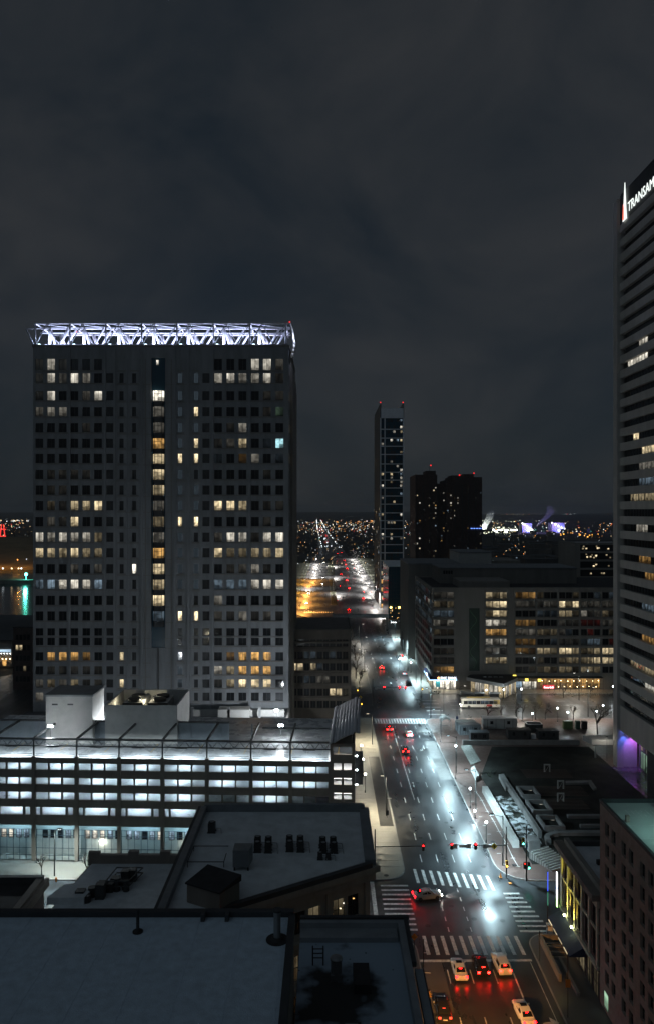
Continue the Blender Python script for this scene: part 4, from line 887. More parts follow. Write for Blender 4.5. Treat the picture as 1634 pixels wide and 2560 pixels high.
# ================================================================== stair down, cabinets at the near right corner
st = thing('stair_entrance', 'pale stone stair entrance sunk in the near right sidewalk', 'stairs', (32, 104, 0))
box('side_wall', 31.0, 31.35, 99, 108, .13, 1.15, beige, st); box('side_wall', 33.9, 34.25, 105.5, 108.5, .13, 1.15, beige, st); box('side_wall', 31.0, 34.25, 108.0, 108.4, .13, 1.2, beige, st)
for k in range(6): box('step', 31.4, 33.8, 104.2+k*.45, 104.62+k*.45, .13, .2+k*.12, pave_d if k % 2 else beige, st)
box('long_kerb', 32.4, 32.8, 96, 104, .13, .55, beige, st)
cb2 = thing('control_cabinet', 'grey traffic control cabinet beside the right crosswalk', 'cabinet', (33.0, 110.0, .13))
box('body', 32.6, 33.5, 109.6, 110.2, .13, 1.7, steel, cb2); box('top_cap', 32.55, 33.55, 109.55, 110.25, 1.7, 1.78, white_p, cb2); box('door', 32.68, 33.42, 109.57, 109.6, .3, 1.55, white_p, cb2)

# ================================================================== dark plaza between the two cross streets
def low(name, label, cat, poly, z0, z1, mat, group=None):
    cx = sum(p[0] for p in poly)/len(poly); cy = sum(p[1] for p in poly)/len(poly)
    return tag(MB().prism([(p[0]-cx, p[1]-cy) for p in poly], 0, z1-z0).build(name, mat, None, True, (cx, cy, z0)), label, cat, group)
def low_at(name, label, cat, px, z0, z1, mat, group=None): return low(name, label, cat, [G(p[0], p[1], z1) for p in px], z0, z1, mat, group)
plaza_d = M('plaza_dark', (.022, .023, .021), .85, var=.7, scale=.25, spec=.15)
struct(MB().prism([(36.5, 132), (70, 132), (70, 198), (44, 198), (36.5, 176)], .0, .16).build('plaza_ground', plaza_d))
struct(MB().prism([(41.2, 140), (66, 140), (66, 182), (44, 182), (41.2, 170)], .1, .55).build('plaza_terrace', plaza_d))
low('parapet_wall', 'long pale rounded parapet wall along the brick sidewalk', 'wall', [(34.7, 138.4), (35.9, 138.4), (35.9, 166), (34.7, 166)], .13, 1.5, white_wall)
snm, sN, sB = base_mat('patchy_snow'); sB.inputs['Roughness'].default_value = .9; q1 = sN.nodes.new('ShaderNodeTexCoord'); q2 = sN.nodes.new('ShaderNodeTexNoise'); q2.inputs['Scale'].default_value = .55; q2.inputs['Detail'].default_value = 9; q2.inputs['Roughness'].default_value = .7
q3 = sN.nodes.new('ShaderNodeValToRGB'); q3.color_ramp.elements[0].position = .47; q3.color_ramp.elements[1].position = .56; q3.color_ramp.elements[0].color = (.02, .024, .018, 1); q3.color_ramp.elements[1].color = (.5, .53, .56, 1)
sN.links.new(q1.outputs['Object'], q2.inputs['Vector']); sN.links.new(q2.outputs['Fac'], q3.inputs['Fac']); sN.links.new(q3.outputs['Color'], sB.inputs['Base Color'])
b = MB(); rr = random.Random(8)
for i in range(6):
    for j in range(30):
        f = lambda i, j: (36.1+i*.75, 139.2+j*.8, .17+.16*math.sin(i*1.9+j*.7)*math.sin(j*1.3)+.1)
        b.quad(f(i, j), f(i+1, j), f(i+1, j+1), f(i, j+1))
o = b.build('snow', snm, smooth=True); o['kind'] = 'stuff'; o['label'] = 'patchy old snow on the strip behind the parapet wall'
low('sloped_wall', 'long low dark wall stepping along the plaza behind snow', 'wall', [(40.6, 142.4), (41.3, 142.4), (41.3, 168), (40.6, 168)], .13, 1.6, M('pale_grey_wall', (.20, .20, .20), .8, var=.2))
wall_g = MATS['pale_grey_wall']
for k, (x0, y0, x1, y1) in enumerate(((42.2, 144.2, 46.4, 149.4), (42.2, 152.0, 46.4, 157.4), (42.2, 160.2, 46.2, 165.2))):
    lab = ['nearest', 'middle', 'farthest'][k]+' sunken planter pit with pale rims in dark plaza'
    t = thing('planter_pit', lab, 'planter', ((x0+x1)/2, (y0+y1)/2, .5), 0, 'sunken planters of the plaza')
    for a in ((x0, x1, y0, y0+.5), (x0, x0+.5, y0+.5, y1), (x1-.4, x1, y0+.5, y1), (x0, x1, y1, y1+.4)): box('rim', a[0], a[1], a[2], a[3], .5, 1.7, wall_g, t)
    box('soil', x0+.5, x1-.4, y0+.5, y1, .5, .8, plaza_d, t); box('light_strip', x1-1.6, x1-.9, y1-1.2, y1-1.1, 1.2, 1.26, lit('w', .5), t)
for k, (xa, xb, y, w) in enumerate(((49, 60, 150.6, .9), (50, 60, 146.0, .7), (44, 62, 142.6, 1.3))): low('ledge', ['far', 'middle', 'near'][k]+' pale snowy ledge crossing the dark plaza', 'ledge', [(xa, y), (xb, y), (xb, y+w), (xa, y+w)], .5, 1.15, wall_g, 'snowy ledges of the plaza')
b = MB(); pts = arc(44.4, 140.0, 3.2, 90, 190, 8); pin = arc(44.4, 140.0, 2.2, 90, 190, 8)
for i in range(8): b.prism([pts[i], pts[i+1], pin[i+1], pin[i]], .13, 1.2)
tag(b.build('curved_ledge', wall_g), 'pale curved ledge at the near end of plaza', 'ledge')
for k, (px, py) in enumerate(((1366, 1930), (1400, 1972), (1400, 2004))):
    x, y = G(px, py, .55); t = thing('gate_frame', ['farthest', 'middle', 'nearest'][k]+' of the three pale square frames in the plaza', 'frame', (x, y, .55), 0, 'square frames in the plaza')
    for a in ((x-.75, x-.5, 0, 1.9), (x+.5, x+.75, 0, 1.9)): box('post', a[0], a[1], y-.15, y+.15, .55, 2.45, white_wall, t)
    box('lintel', x-.5, x+.5, y-.15, y+.15, 2.2, 2.45, white_wall, t); MB().tube((x-.45, y, .6), (x+.45, y, 2.15), .05, 5).build('brace', white_wall, t)
    for j in range(8):
        yy = y-4+j*.75; low('step', 'dark terrace step line around the square frames', 'step', [(x-6, yy), (x+5, yy), (x+5, yy+.18), (x-6, yy+.18)], .545, .60, brick_pave, 'terrace steps of the plaza')
low_at('bench_wall', 'pale L-shaped bench wall on the right of plaza', 'bench', [(1412, 1952), (1476, 1950), (1490, 1970), (1482, 1972), (1470, 1956), (1412, 1958)], .55, 1.0, wall_g)
# steps with white nosings next to the cornice building
ss = thing('plaza_stairs', 'diagonal flight of pale-edged steps by the plaza corner', 'stairs', (38, 129, 0))
p0 = Vector((36.6, 134.2)); dv = Vector((4.6, 2.6)).normalized(); nv = Vector((dv.y, -dv.x))
for k in range(10):
    a = p0+nv*(k*.55); c = a+dv*(4.4+k*.05)
    MB().prism([tuple(a), tuple(c), tuple(c+nv*.5), tuple(a+nv*.5)], .1, 1.5-k*.13).build('step', pave_d, ss); MB().prism([tuple(a+nv*.4), tuple(c+nv*.4), tuple(c+nv*.53), tuple(a+nv*.53)], .1, 1.515-k*.13).build('nosing', white_wall, ss)
low('stone_block', 'pale stone block at top of the diagonal steps', 'block', [(37.2, 136.6), (39.4, 136.9), (39.2, 139.4), (37.0, 139)], .13, 2.2, wall_g)
# construction yard
def cabin(lab, x0, x1, y0, y1, h, m, roof=None, rim=None, n=4, name='site_cabin', cat='cabin'):
    t = thing(name, lab, cat, ((x0+x1)/2, (y0+y1)/2, .13)); box('body', x0, x1, y0, y1, .13, h, m, t); box('roof', x0-.1, x1+.1, y0-.1, y1+.1, h, h+.15, roof or m, t)
    for k in range(n): x = x0+(k+.5)*(x1-x0)/n; box('panel', x-.05, x+.05, y0-.06, y0, .3, h-.2, steel_d, t)
    if n > 2:
        for k in range(2): window(t, .8, .8, (x0+(k*2+1)*(x1-x0)/4, y0-.04, h*.5), None)
    return t
cabin('long white site trailer behind the dark containers', 45.2, 55, 214.5, 217.2, 3.0, white_wall, white_p)
cabin('pale grey container with ribbed roof near street corner', 37.2, 43.2, 208.5, 211.4, 2.7, flash, flash, n=9, name='container', cat='container')
cabin('second pale container right behind street corner container', 37.0, 42.6, 212.2, 214.6, 2.7, flash, white_wall, n=8, name='container', cat='container')
cabin('black container with white striped roof edge', 39.2, 44.2, 202.3, 204.9, 2.5, coping, flash, n=6, name='container', cat='container')
cabin('dark container in middle of the yard', 50.0, 56.2, 204.5, 207.0, 2.5, coping, coping, n=8, name='container', cat='container')
cabin('dark container at right end of the yard', 58.2, 63.8, 203.8, 206.4, 2.5, coping, coping, n=8, name='container', cat='container')
t = thing('skip', 'open black skip with white rim behind the containers', 'skip', (59.2, 212.5, .13))
for a in ((57, 61.5, 211.3, 211.5), (57, 61.5, 213.6, 213.8), (57, 57.2, 211.5, 213.6), (61.3, 61.5, 211.5, 213.6)): box('side', a[0], a[1], a[2], a[3], .13, 2.3, coping, t); box('rim', a[0]-.03, a[1]+.03, a[2]-.03, a[3]+.03, 2.3, 2.4, white_p, t)
box('skip_floor', 57.2, 61.3, 211.5, 213.6, .13, .4, coping, t)
low('pallet', 'small white pallet stack between dark containers', 'pallet', [(56.6, 205), (57.8, 205), (57.8, 206.2), (56.6, 206.2)], .13, 1.3, white_p)
for k, (x0, x1) in enumerate(((68.4, 71.0), (72.0, 73.2), (73.8, 75.2))): low('utility_cabinet', ['wide green', 'narrow green', 'black'][k]+' utility cabinet beside the big bare tree', 'cabinet', [(x0, 214), (x1, 214), (x1, 215.2), (x0, 215.2)], .13, 2.4, plain('cab_green%d' % k, [(.10, .16, .06), (.03, .07, .05), (.015, .015, .015)][k], .6))
cw = thing('white_canopy', 'bright white canopy slab beside the banded tower foot', 'canopy', (71, 190, 0))
MB().prism([(67.4, 188.6), (74.5, 188.6), (74.5, 192.5), (66.4, 192.5)], 3.6, 4.9).build('slab', white_wall, cw)
for x in (68.5, 74): box('post', x-.15, x+.15, 189, 189.3, .1, 3.6, steel, cw)
light('canopy_lamp', (70.5, 186.6, 6.2), 500, (1., .93, .8), .2, cw); MB().box(70.3, 70.7, 186.4, 186.8, 6.25, 6.4).tube((70.5, 186.6, .1), (70.5, 186.6, 6.25), .05, 5).build('lamp_stem', steel_d, cw)
low('yard_wall', 'dark retaining wall closing the construction yard', 'wall', [(36.6, 199.4), (68, 199.4), (68, 200), (36.6, 200)], .13, 1.4, wall_g)
rr = random.Random(21)
for k, (px, py, c) in enumerate(((1217, 1806, ''), (1252, 1803, ''), (1286, 1803, ''), (1298, 1798, ''))): pass
low_at('gravel_patch', 'pale rubble patch beside the sidewalk lamp', 'rubble', [(1150, 1864), (1175, 1862), (1200, 1902), (1176, 1912)], .14, .3, M('rubble', (.26, .27, .25), .9, var=.4, scale=2, bump=.6))
low_at('concrete_barrier', 'white concrete barrier lying by the lamp on brick sidewalk', 'barrier', [(1176, 1920), (1184, 1914), (1196, 1938), (1188, 1944)], .14, 1.0, white_wall)
low_at('concrete_beam', 'long pale concrete beam further up the plaza edge', 'barrier', [(1245, 1936), (1258, 1934), (1275, 1962), (1262, 1968)], .14, 1.1, wall_g)
for k in range(7):
    x, y = G(rr.uniform(1180, 1300), rr.uniform(1890, 1960)); 
    b = MB()
    for j in range(60): q = Vector((rr.gauss(0, .7), rr.gauss(0, .7), abs(rr.gauss(.5, .35)))); v = Vector((rr.uniform(-.2, .2), rr.uniform(-.2, .2), rr.uniform(-.05, .25))); w = Vector((rr.uniform(-.1, .1), rr.uniform(-.1, .1), .05)); b.poly([tuple(q), tuple(q+v), tuple(q+v+w)])
    for j in range(5): b.tube((0, 0, 0), (rr.uniform(-.6, .6), rr.uniform(-.6, .6), rr.uniform(.4, .9)), .02, 4)
    tag(b.build('shrub', plain('shrub_dark', (.03, .045, .025), .9), None, True, (x, y, .13)), 'low dark shrub in the planting at the plaza edge', 'shrub', 'shrubs at the plaza edge')
# ================================================================== wide office building across the second junction
HY = 262.0
def hx(zx): return 25.93+.05845*zx
def hz(zy): return 68.67-.05845*zy
ho = thing('wide_office', 'wide low concrete office building with bank corner and glass entrance pavilion', 'office building', (70, HY, 0))
HX0, HX1, HZ = hx(190), 128.0, hz(560)
rowy = [603, 658, 714, 770, 827, 885, 941, 998, 1054]
ops = []; wl = []
ltL = ['w1', 'y2', 'b2', 'w3', 'y1', '.', 'w1', '.', 'o6']
ltC = ['y5', 'y9', 'y9', 'w7', 'o5', 'w4', 'w2', 'y5', '.']
ltR = [['o5', '.', '.', '.', '.'], ['w1', 'w2', 'y9', 'w1', 'w1'], ['.', 'b1', 'y4', 'w3', 'y3'], ['o3', 'p3', 'w1', 'r1', 'w2'], ['w2', 'y2', '.', 'r1', '.'], ['o2', '.', 'w1', 'b2', 'r1'], ['o4', 'y5', 'y9', 'y4', 'y9'], ['.', '.', 'y3', 'y8', 'y7'], ['.', 'y2', 'y3', 'y3', '.']]
rb = [(695, 820), (828, 950), (960, 1082), (1092, 1212), (1222, 1345), (1353, 1475), (1483, 1605)]
def add(z0, z1, n, r, t, nm):
    a, c = hx(z0), hx(z1); w = (c-a)/n
    for k in range(n):
        zb_ = hz(rowy[r]+19); ops.append((a+w*k+.06, a+w*(k+1)-.06, zb_, zb_+2.25)); wl.append((a+w*(k+.5), zb_, w-.12, t))
for r in range(9):
    add(200, 325, 3, r, ltL[r], 'l')
    if r < 8: add(516, 645, 3, r, ltC[r], 'c')
    for k, (a, c) in enumerate(rb): add(a, c, 3, r, ltR[r][k] if k < 5 else '.', 'r')
rec = (hx(415), hx(480), hz(1062), hz(680)); ops.append(rec)
b = MB(); wall_grid(b, lambda u, v, w: (u, HY+w, v), HX0, HX1, 0, HZ, ops, .55)
so = []
for r in range(9):
    for k in range(9): so.append((HY+1.6+k*5.2, HY+6.5+k*5.2, hz(rowy[r]+19), hz(rowy[r]+19)+2.25))
wall_grid(b, lambda u, v, w: (HX0+w, u, v), HY, HY+50, 0, HZ, so, .4)
b.quad((HX0, HY+50, 0), (HX1, HY+50, 0), (HX1, HY+50, HZ), (HX0, HY+50, HZ))
b.build('wall', beige, ho)
rr = random.Random(12)
for x, z0, w, t in wl:
    m = None
    if t != '.' and not (t[0] in 'rp' and rr.random() < .7):
        s = (int(t[1])/10)**1.5*rr.choice((.1, .3, .8, 1., 1.2)); m = lit(t[0], s)
    elif rr.random() < .3: m = lit(rr.choice('wyb'), .025)
    window(ho, w, 2.25, (x, HY+.5, z0), m, nx=2)
for (u0, u1, v0, v1) in so:
    s = rr.random(); m = lit('b', .28) if s < .12 and v0 > 14 else lit('b', .08) if s < .4 and v0 > 14 else lit('r', .045) if s < .55 else lit('w', .5) if s > .97 else glass_d
    window(ho, u1-u0, v1-v0, (HX0+.36, (u0+u1)/2, v0), m, rz=R(-90), nx=3)
box('recess_back', rec[0]-.1, rec[1]+.1, HY+.56, HY+.7, rec[2]-.1, rec[3]+.1, plain('recess_light_tint', (.02, .05, .035), .5), ho)  # green tint light of the recess, put into the colour of back and ribbon
b = MB(); pts = [(rec[0]+.5+1.1*(1+math.sin(k*.55))*1.0, rec[2]+1+k*.66) for k in range(32)]
for p, q in zip(pts, pts[1:]): b.tube((p[0], HY+.52, p[1]), (q[0], HY+.52, q[1]), .09, 5)
b.build('tint_ribbon', plain('green_tint', (.10, .22, .12), .5), ho)
for x in [hx(v) for v in (505, 655, 686, 824, 955, 1087, 1217, 1348, 1479)]: box('pier', x-.22, x+.22, HY-.25, HY-.003, 5, HZ, beige, ho)
for r in range(8):
    for a, c in ((198, 327), (512, 648), (690, 1605)): box('floor_ledge', hx(a), hx(c), HY-.16, HY-.004, hz(rowy[r]+24), hz(rowy[r]+20), concrete_d, ho)
box('roof', HX0+.4, HX1, HY+.5, HY+49.6, HZ-.8, HZ-.5, tar, ho); box('coping', HX0-.1, HX1, HY-.12, HY+.5, HZ, HZ+.3, beige, ho); box('coping', HX0-.1, HX0+.4, HY+.5, HY+50, HZ, HZ+.3, beige, ho)
box('plant_storey', 43.5, 96, 285, 307, HZ-.6, 41.2, concrete_d, ho); box('plant_storey_roof', 43.2, 96.3, 284.7, 307.3, 41.2, 41.6, flash, ho)
for k in range(4): window(ho, .7, 1.2, (45+k*.95, 284.95, 39.2), None, name='louvre')
box('upper_block', 48, 66, 268, 284, HZ-.6, 38.0, beige, ho)
# bank corner
glow = lit('y', 1.8)
for k in range(4): window(ho, 1.75, 3.0, (HX0+1.4+k*2.05, HY-.05, .3), lit('w', 1.8), nx=2, nz=2, name='shop_window')
for k in range(5): window(ho, 2.2, 2.8, (HX0-.05, HY+1.6+k*2.6, .3), lit('y', 1.15), rz=R(-90), name='shop_window')
box('poster', HX0+1.4, HX0+2.9, HY-.12, HY-.09, 1.0, 3.0, plain('poster_blue', (.05, .35, .5), .5), ho)
box('fascia', HX0-.8, HX0+8.6, HY-.9, HY-.06, 3.7, 4.9, plain('fascia_blue', (.02, .025, .07), .4), ho); box('fascia', HX0-.9, HX0-.06, HY-.9, HY+14, 3.7, 4.9, plain('fascia_blue', (.02, .025, .07), .4), ho)
neon_b = E('neon_edge', (.35, .6, 1.), 5, False)
box('neon_edge', HX0-.9, HX0+8.7, HY-1.0, HY-.91, 3.6, 3.76, neon_b, ho); box('neon_edge', HX0-1.0, HX0-.91, HY-1.0, HY+14, 3.6, 3.76, neon_b, ho)
sg = E('bank_sign_white', (.8, .9, 1.), 4., False)
text('sign_lettering', 'PNC BANK', 1.15, (HX0+2.9, HY-.95, 4.0), (R(90), 0, 0), sg, ho, .05, sx=1.0)
MB().cyl(0, 0, -.06, .06, .45, 6).build('sign_emblem', E('bank_orange', (1., .4, .15), 4., False), ho, loc=(HX0+2.2, HY-.98, 4.4)).rotation_euler = (R(90), 0, 0)
text('sign_lettering', 'PNC', 1.0, (HX0-.98, HY+7, 4.0), (R(90), 0, R(-90)), sg, ho, .05)
# entrance pavilion
pv = thing('entrance_pavilion', 'low angular glass entrance pavilion with dark folded roof', 'pavilion', (58, 256, 0))
pp = [(48.6, 258.5), (50.5, 262-.05), (66.5, 262-.05), (66.2, 257.5), (59.3, 248.5)]
MB().prism(pp, 4.1, 5.2).build('roof_edge', white_wall, pv); MB().prism([(p[0]*.97+1.74, p[1]*.97+7.7) for p in pp], 5.2, 5.5).build('roof', tar, pv)
for k in range(4): box('roof_vent', 54+k*1.9, 55.2+k*1.9, 256.5, 257.1, 5.5, 5.9, flash, pv)
for (a, c, n) in (((50.0, 258.3), (59.2, 249.6), 7), ((59.5, 249.6), (65.7, 257.6), 7)):
    av, cv = Vector(a), Vector(c); dv = (cv-av)/n; rz = math.atan2(dv.y, dv.x)
    for k in range(n):
        p = av+dv*(k+.5); window(pv, dv.length-.1, 3.9, (p.x, p.y, .14), lit('w', .5) if k % 3 else lit('y', .8), rz=rz, name='glass_pane', bar=.12)
low('entrance_step', 'sloped pale step left of the entrance pavilion', 'step', [(46, 257.5), (52, 252.5), (52.5, 253.2), (46.5, 258.5)], .13, .8, white_wall)
# light falling out of the bank's windows and the pavilion onto the pavement
area('bank_spill', (HX0+4, HY-.7, 3.55), 260, (1., .86, .6), 8, .4, ho, True); area('terrace_spill', (hx(1030), HY-1.5, 4.45), 300, (1., .62, .3), 20, .6, ho, True)
# shop fronts
for a, c, t, s in ((692, 735, 'b', .5), (740, 790, 'w', 1.15), (795, 822, 'w', .8)): window(ho, hx(c)-hx(a), 2.6, ((hx(a)+hx(c))/2, HY-.05, .3), lit(t, s), nx=3, name='shop_window')
box('shop_canopy', hx(690), hx(1215), HY-2.2, HY-.02, 4.5, 4.8, coping, ho)
for zx, zy in ((680, 1083), (753, 1105), (830, 1107)): box('lit_sign', hx(zx)-.55, hx(zx)+.55, HY-2.5, HY-2.3, hz(zy)-.45, hz(zy)+.45, E('amber_sign', (1., .75, .12), 2.2, False), ho)
bulb = E('string_bulb', (1., .72, .38), 14, False)
for k in range(9): window(ho, 2.2, 3.4, (hx(845)+1.2+k*2.35, HY-.06, .5), lit('o', .28 if k % 2 else .5), nx=2, nz=2, name='restaurant_window')
for k in range(19):
    x = hx(850)+k*1.1; z = 1.6 if k % 2 else 3.6; MB().ball((x, HY-1.5-(k % 3)*.4, z), .13, nu=6, nv=4).build('bulb', bulb, ho)
b = MB()
for k in range(12): b.box(hx(850)+k*1.9, hx(850)+k*1.9+.08, HY-3.0, HY-2.9, .1, 4.4)
b.box(hx(845), hx(1205), HY-3.0, HY-2.9, 1.0, 1.1); b.box(hx(845), hx(1205), HY-3.0, HY-2.9, 2.7, 2.8); b.build('terrace_frame', steel_d, ho)
box('sign_board', hx(850), hx(920), HY-2.5, HY-2.3, hz(1160), hz(1136), E('sign_red_back', (.9, .02, .05), .9, False), ho)
text('sign_lettering', 'Kona Grill', .95, (hx(855), HY-2.55, hz(1155)), (R(90), 0, 0), E('sign_pink', (1., .75, .75), 4, False), ho, .03, sx=.85)
hd = MB(); rr = random.Random(2)
for k in range(700):
    x = rr.uniform(hx(830), hx(1230)); q = Vector((x, 252.5+rr.uniform(-.6, .6), rr.uniform(.1, 1.1))); v = Vector((rr.uniform(-.25, .25), rr.uniform(-.2, .2), rr.uniform(-.1, .25))); hd.poly([tuple(q), tuple(q+v), tuple(q+v+Vector((.12, 0, .12)))])
tag(hd.build('hedge', plain('hedge_dark', (.03, .04, .02), .9)), 'dark bare hedge along the restaurant terrace', 'hedge')
x, y = G(1085, 1738); hb = MB()
for k in range(260): q = Vector((rr.uniform(-2, 2), rr.uniform(-.7, .7), rr.uniform(.1, 1.2))); v = Vector((rr.uniform(-.3, .3), .1, rr.uniform(-.1, .3))); hb.poly([tuple(q), tuple(q+v), tuple(q+v+Vector((.15, 0, .12)))])
tag(hb.build('hedge', plain('hedge_dark', (.03, .04, .02), .9), None, True, (x, y, .13)), 'small dark hedge block in front of the bank', 'hedge')

# ================================================================== striped office behind, white rooftop block
sf = thing('striped_office', 'distant office with pale floor bands left of banded tower', 'office building', (155, 420, 0))
box('body', 141.5, 200, 420.6, 450, 0, 45, glass_d, sf); box('side_pier', 140.5, 143.5, 419.8, 450, 0, 45.5, beige, sf)
for k in range(8): box('floor_band', 143.5, 200, 420, 421, 45.5-k*4.75-1.1, 45.5-k*4.75, beige, sf)
rr = random.Random(31)
for k in range(34): x = rr.uniform(145, 168); z = 45.5-rr.randrange(6)*4.75-rr.uniform(2.3, 4.2); window(sf, .9, .8, (x, 420.5, z), lit('y', rr.choice((.8, 1.8, .28))), name='lit_window', bar=.02)
wb2 = thing('white_block', 'pale windowless block rising behind the wide office roof', 'building', (64, 320, 0)); box('walls', 57, 71, 320, 345, 0, 45.3, white_wall, wb2); box('roof', 56.8, 71.2, 319.8, 345, 45.3, 45.7, flash, wb2); box('lower_wing', 71, 84, 322, 345, 0, 41.8, beige, wb2)
lw = thing('long_low_block', 'long low roof left of the pale windowless block', 'building', (48, 330, 0)); box('walls', 34.5, 56.9, 316, 350, 0, 40.5, concrete_d, lw); box('roof', 34.3, 56.9, 315.8, 350, 40.5, 41.1, flash, lw)

# ================================================================== slender ladder-fronted tower
lt = thing('slender_tower', 'slender dark glass tower with pale ladder-like grid front', 'tower', (43, 487, 0))
LY = 487.0; lx0, lx1, lzt = 34.8, 50.6, 131.0
def lz(z3): return H-(960+z3*.3513-1280)*LY/F
box('glass_body', lx0+.3, lx1-.3, LY+.6, LY+57.5, 0, lz(178)-1, glass_t, lt)
pale = M('pale_frame', (.72, .75, .78), .6, var=.08)
xs = [lx0+.35, lx0+3.15, lx1-.5]
for x in xs: box('vertical_frame', x-.33, x+.33, LY-.2, LY+.6, 0 if x < 40 else lz(1285), lz(240), pale, lt)
rung = [lz(z) for z in (322, 385, 443, 501, 569, 628, 684, 740, 797, 855, 917, 972, 1030, 1087, 1143, 1201, 1257)]
for k, z in enumerate(rung): box('rung', xs[0]+.33, xs[2]-.33, LY-.15, LY+.55, z-.3, z+.3, pale, lt)
for k in range(4): box('rung', xs[0]+.33, xs[1]-.33, LY-.15, LY+.55, lz(1318+k*58)-.3, lz(1318+k*58)+.3, pale, lt)
box('crown_wall', lx0+.7, lx1-.4, LY-.2, LY+50, lz(243), lz(172), pale, lt)
for x in (lx0, lx1-.9): box('fin', x, x+.9, LY+.7, LY+57, lz(243), lz(140), concrete_d, lt); MB().tube((x+.45, LY+3, lz(140)), (x+.45, LY+3, lz(126)), .12, 5).build('mast', steel_d, lt); MB().ball((x+.45, LY+3, lz(126)), .42, nu=6, nv=4).build('beacon', red_e, lt)
box('side_wall', lx0-.1, lx0+.29, LY+.6, LY+58, 0, lz(172), concrete_d, lt)
rr = random.Random(17)
mid = [lz(178)-4]+rung
for r, z in enumerate(mid[:-1]):
    zt_, zb_ = z, mid[r+1]
    for f in range(2):
        zz = zb_+.7+f*(zt_-zb_)*.47
        for x, pr in ((lx0+1.7, .30), (lx0+5.6, .05), (lx0+7.6, .25), (lx0+9.4, .05), (lx0+13.9, .32), (lx0+11.6, .04)):
            if rr.random() < pr: window(lt, 1.3, 1.5, (x, LY+.55, zz), lit(rr.choice('yywwb'), rr.choice((.14, .28, .5, .8))), name='lit_window', bar=.02)
            elif rr.random() < .5: window(lt, 1.5, 1.9, (x, LY+.55, zz-.2), glass_g, name='window', bar=.05)
for k in range(26): window(lt, 1.8, 2., (lx0-.14, LY+rr.uniform(2, 40), rr.uniform(6, 70)), lit(rr.choice('wyb'), rr.choice((.5, .8, 1.15))), rz=R(-90), name='lit_window', bar=.02)
for k in range(5): window(lt, 1.9, 2.6, (lx0+1.75, LY+.5, lz(1330+k*58)-3), lit(rr.choice('wyo'), .8), name='lit_window')
# glass block in front of it
gb = thing('glass_block', 'dark glass block with gridded skin and amber-lit base', 'office building', (39, 400, 0))
box('glass_body', 33, 44.6, 400.2, 440, 3.2, 33.4, glass_t, gb); box('corner_pier', 44.6, 47.5, 400, 440, 0, 33.2, glass_d, gb)
for k in range(9): box('mullion', 33+k*1.45, 33.07+k*1.45, 400.08, 400.2, 3.2, 33.4, steel_d, gb)
for k in range(15): box('transom', 33, 44.6, 400.1, 400.22, 4+k*2.05, 4.07+k*2.05, steel_d, gb)
box('roof_edge', 32.9, 44.7, 400.05, 440, 33.4, 33.9, pale, gb)
for k in range(26): MB().box(0, .35, 0, .1, 0, .3).build('amber_light', lit('o', 3.0) if k % 3 else lit('y', 1.8), gb, loc=(rr.uniform(33.2, 44), 400.02-.02, rr.uniform(4.3, 11)))
for x in (34.4, 38.9): MB().ball((x, 399.8, 11.4), .55, nu=8, nv=5).build('amber_lamp', E('amber_globe', (1., .55, .12), 12, False), gb)
box('base_block', 33, 38.5, 396, 400, 0, 5.2, beige, gb)
for k in range(3): MB().ball((34.4+k*1.1, 395.9, 3.9), .2, nu=6, nv=4).build('base_lamp', E('globe_white', (.88, .96, 1.), 12, False), gb)
# footbridge
fb = thing('footbridge', 'thin elevated footbridge crossing the street before the junction', 'footbridge', (20, 398, 0)); box('deck', 3, 33, 396.5, 399.5, 6.2, 6.9, white_wall, fb)
for y in (396.4, 399.5): box('railing', 3, 33, y, y+.1, 6.9, 8.0, steel, fb)
for x in (12, 32): box('pier', x-.4, x+.4, 397.2, 398.8, 0, 6.2, beige, fb)

# ================================================================== brown apartment towers
ap = thing('apartment_tower', 'dark brown twin apartment tower with stepped roofline', 'apartment tower', (98, 600, 0))
def ax(z3): return (700+z3*.3513-817)*600/F
def az(z3): return H-(960+z3*.3513-1280)*600/F
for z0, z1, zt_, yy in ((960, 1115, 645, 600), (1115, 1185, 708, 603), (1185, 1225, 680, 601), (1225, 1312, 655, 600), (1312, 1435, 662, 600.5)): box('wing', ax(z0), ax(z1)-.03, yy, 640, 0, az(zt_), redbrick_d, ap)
for z0, z1, zt_ in ((1042, 1112, 615), (1222, 1290, 648), (1312, 1385, 638)): box('lift_house', ax(z0), ax(z1), 606, 625, az(700), az(zt_), redbrick_d, ap)
MB().tube((ax(1076), 612, az(615)), (ax(1076), 612, az(578)), .15, 5).build('mast', steel_d, ap)
for zx, zy in ((1076, 576), (1282, 646), (1385, 632)): MB().ball((ax(zx), 605.5, az(zy)), .6, nu=6, nv=4).build('beacon', red_e, ap)
rr = random.Random(41)
for k in range(64):
    c = rr.choice((972, 990, 1060, 1090, 1103, 1150, 1165, 1190, 1212, 1240, 1262, 1335, 1360, 1388, 1424)); f = rr.randrange(28); zz = az(1230)+f*2.05
    if zz > az(715): continue
    window(ap, 1.0, 1.1, (ax(c), 599.9 if not 1115 < c < 1185 else 602.9, zz), lit(rr.choice('yywwwob'), rr.choice((.045, .08, .14, .28, .5, .8))), name='lit_window', bar=.02)
for c in (965, 1010, 1060, 1115, 1240, 1290, 1335, 1385): box('vertical_groove', ax(c), ax(c)+.5, 599.6, 599.9 if c != 1115 else 600.4, 0, az(720), coping, ap)
for k in range(5): MB().box(0, 1.6, 0, .1, 0, .5).build('blue_sign', E('blue_sign', (.15, .3, 1.), 2.5, False), ap, loc=(ax(1352)+k*2.2, 599.7, az(1030)))

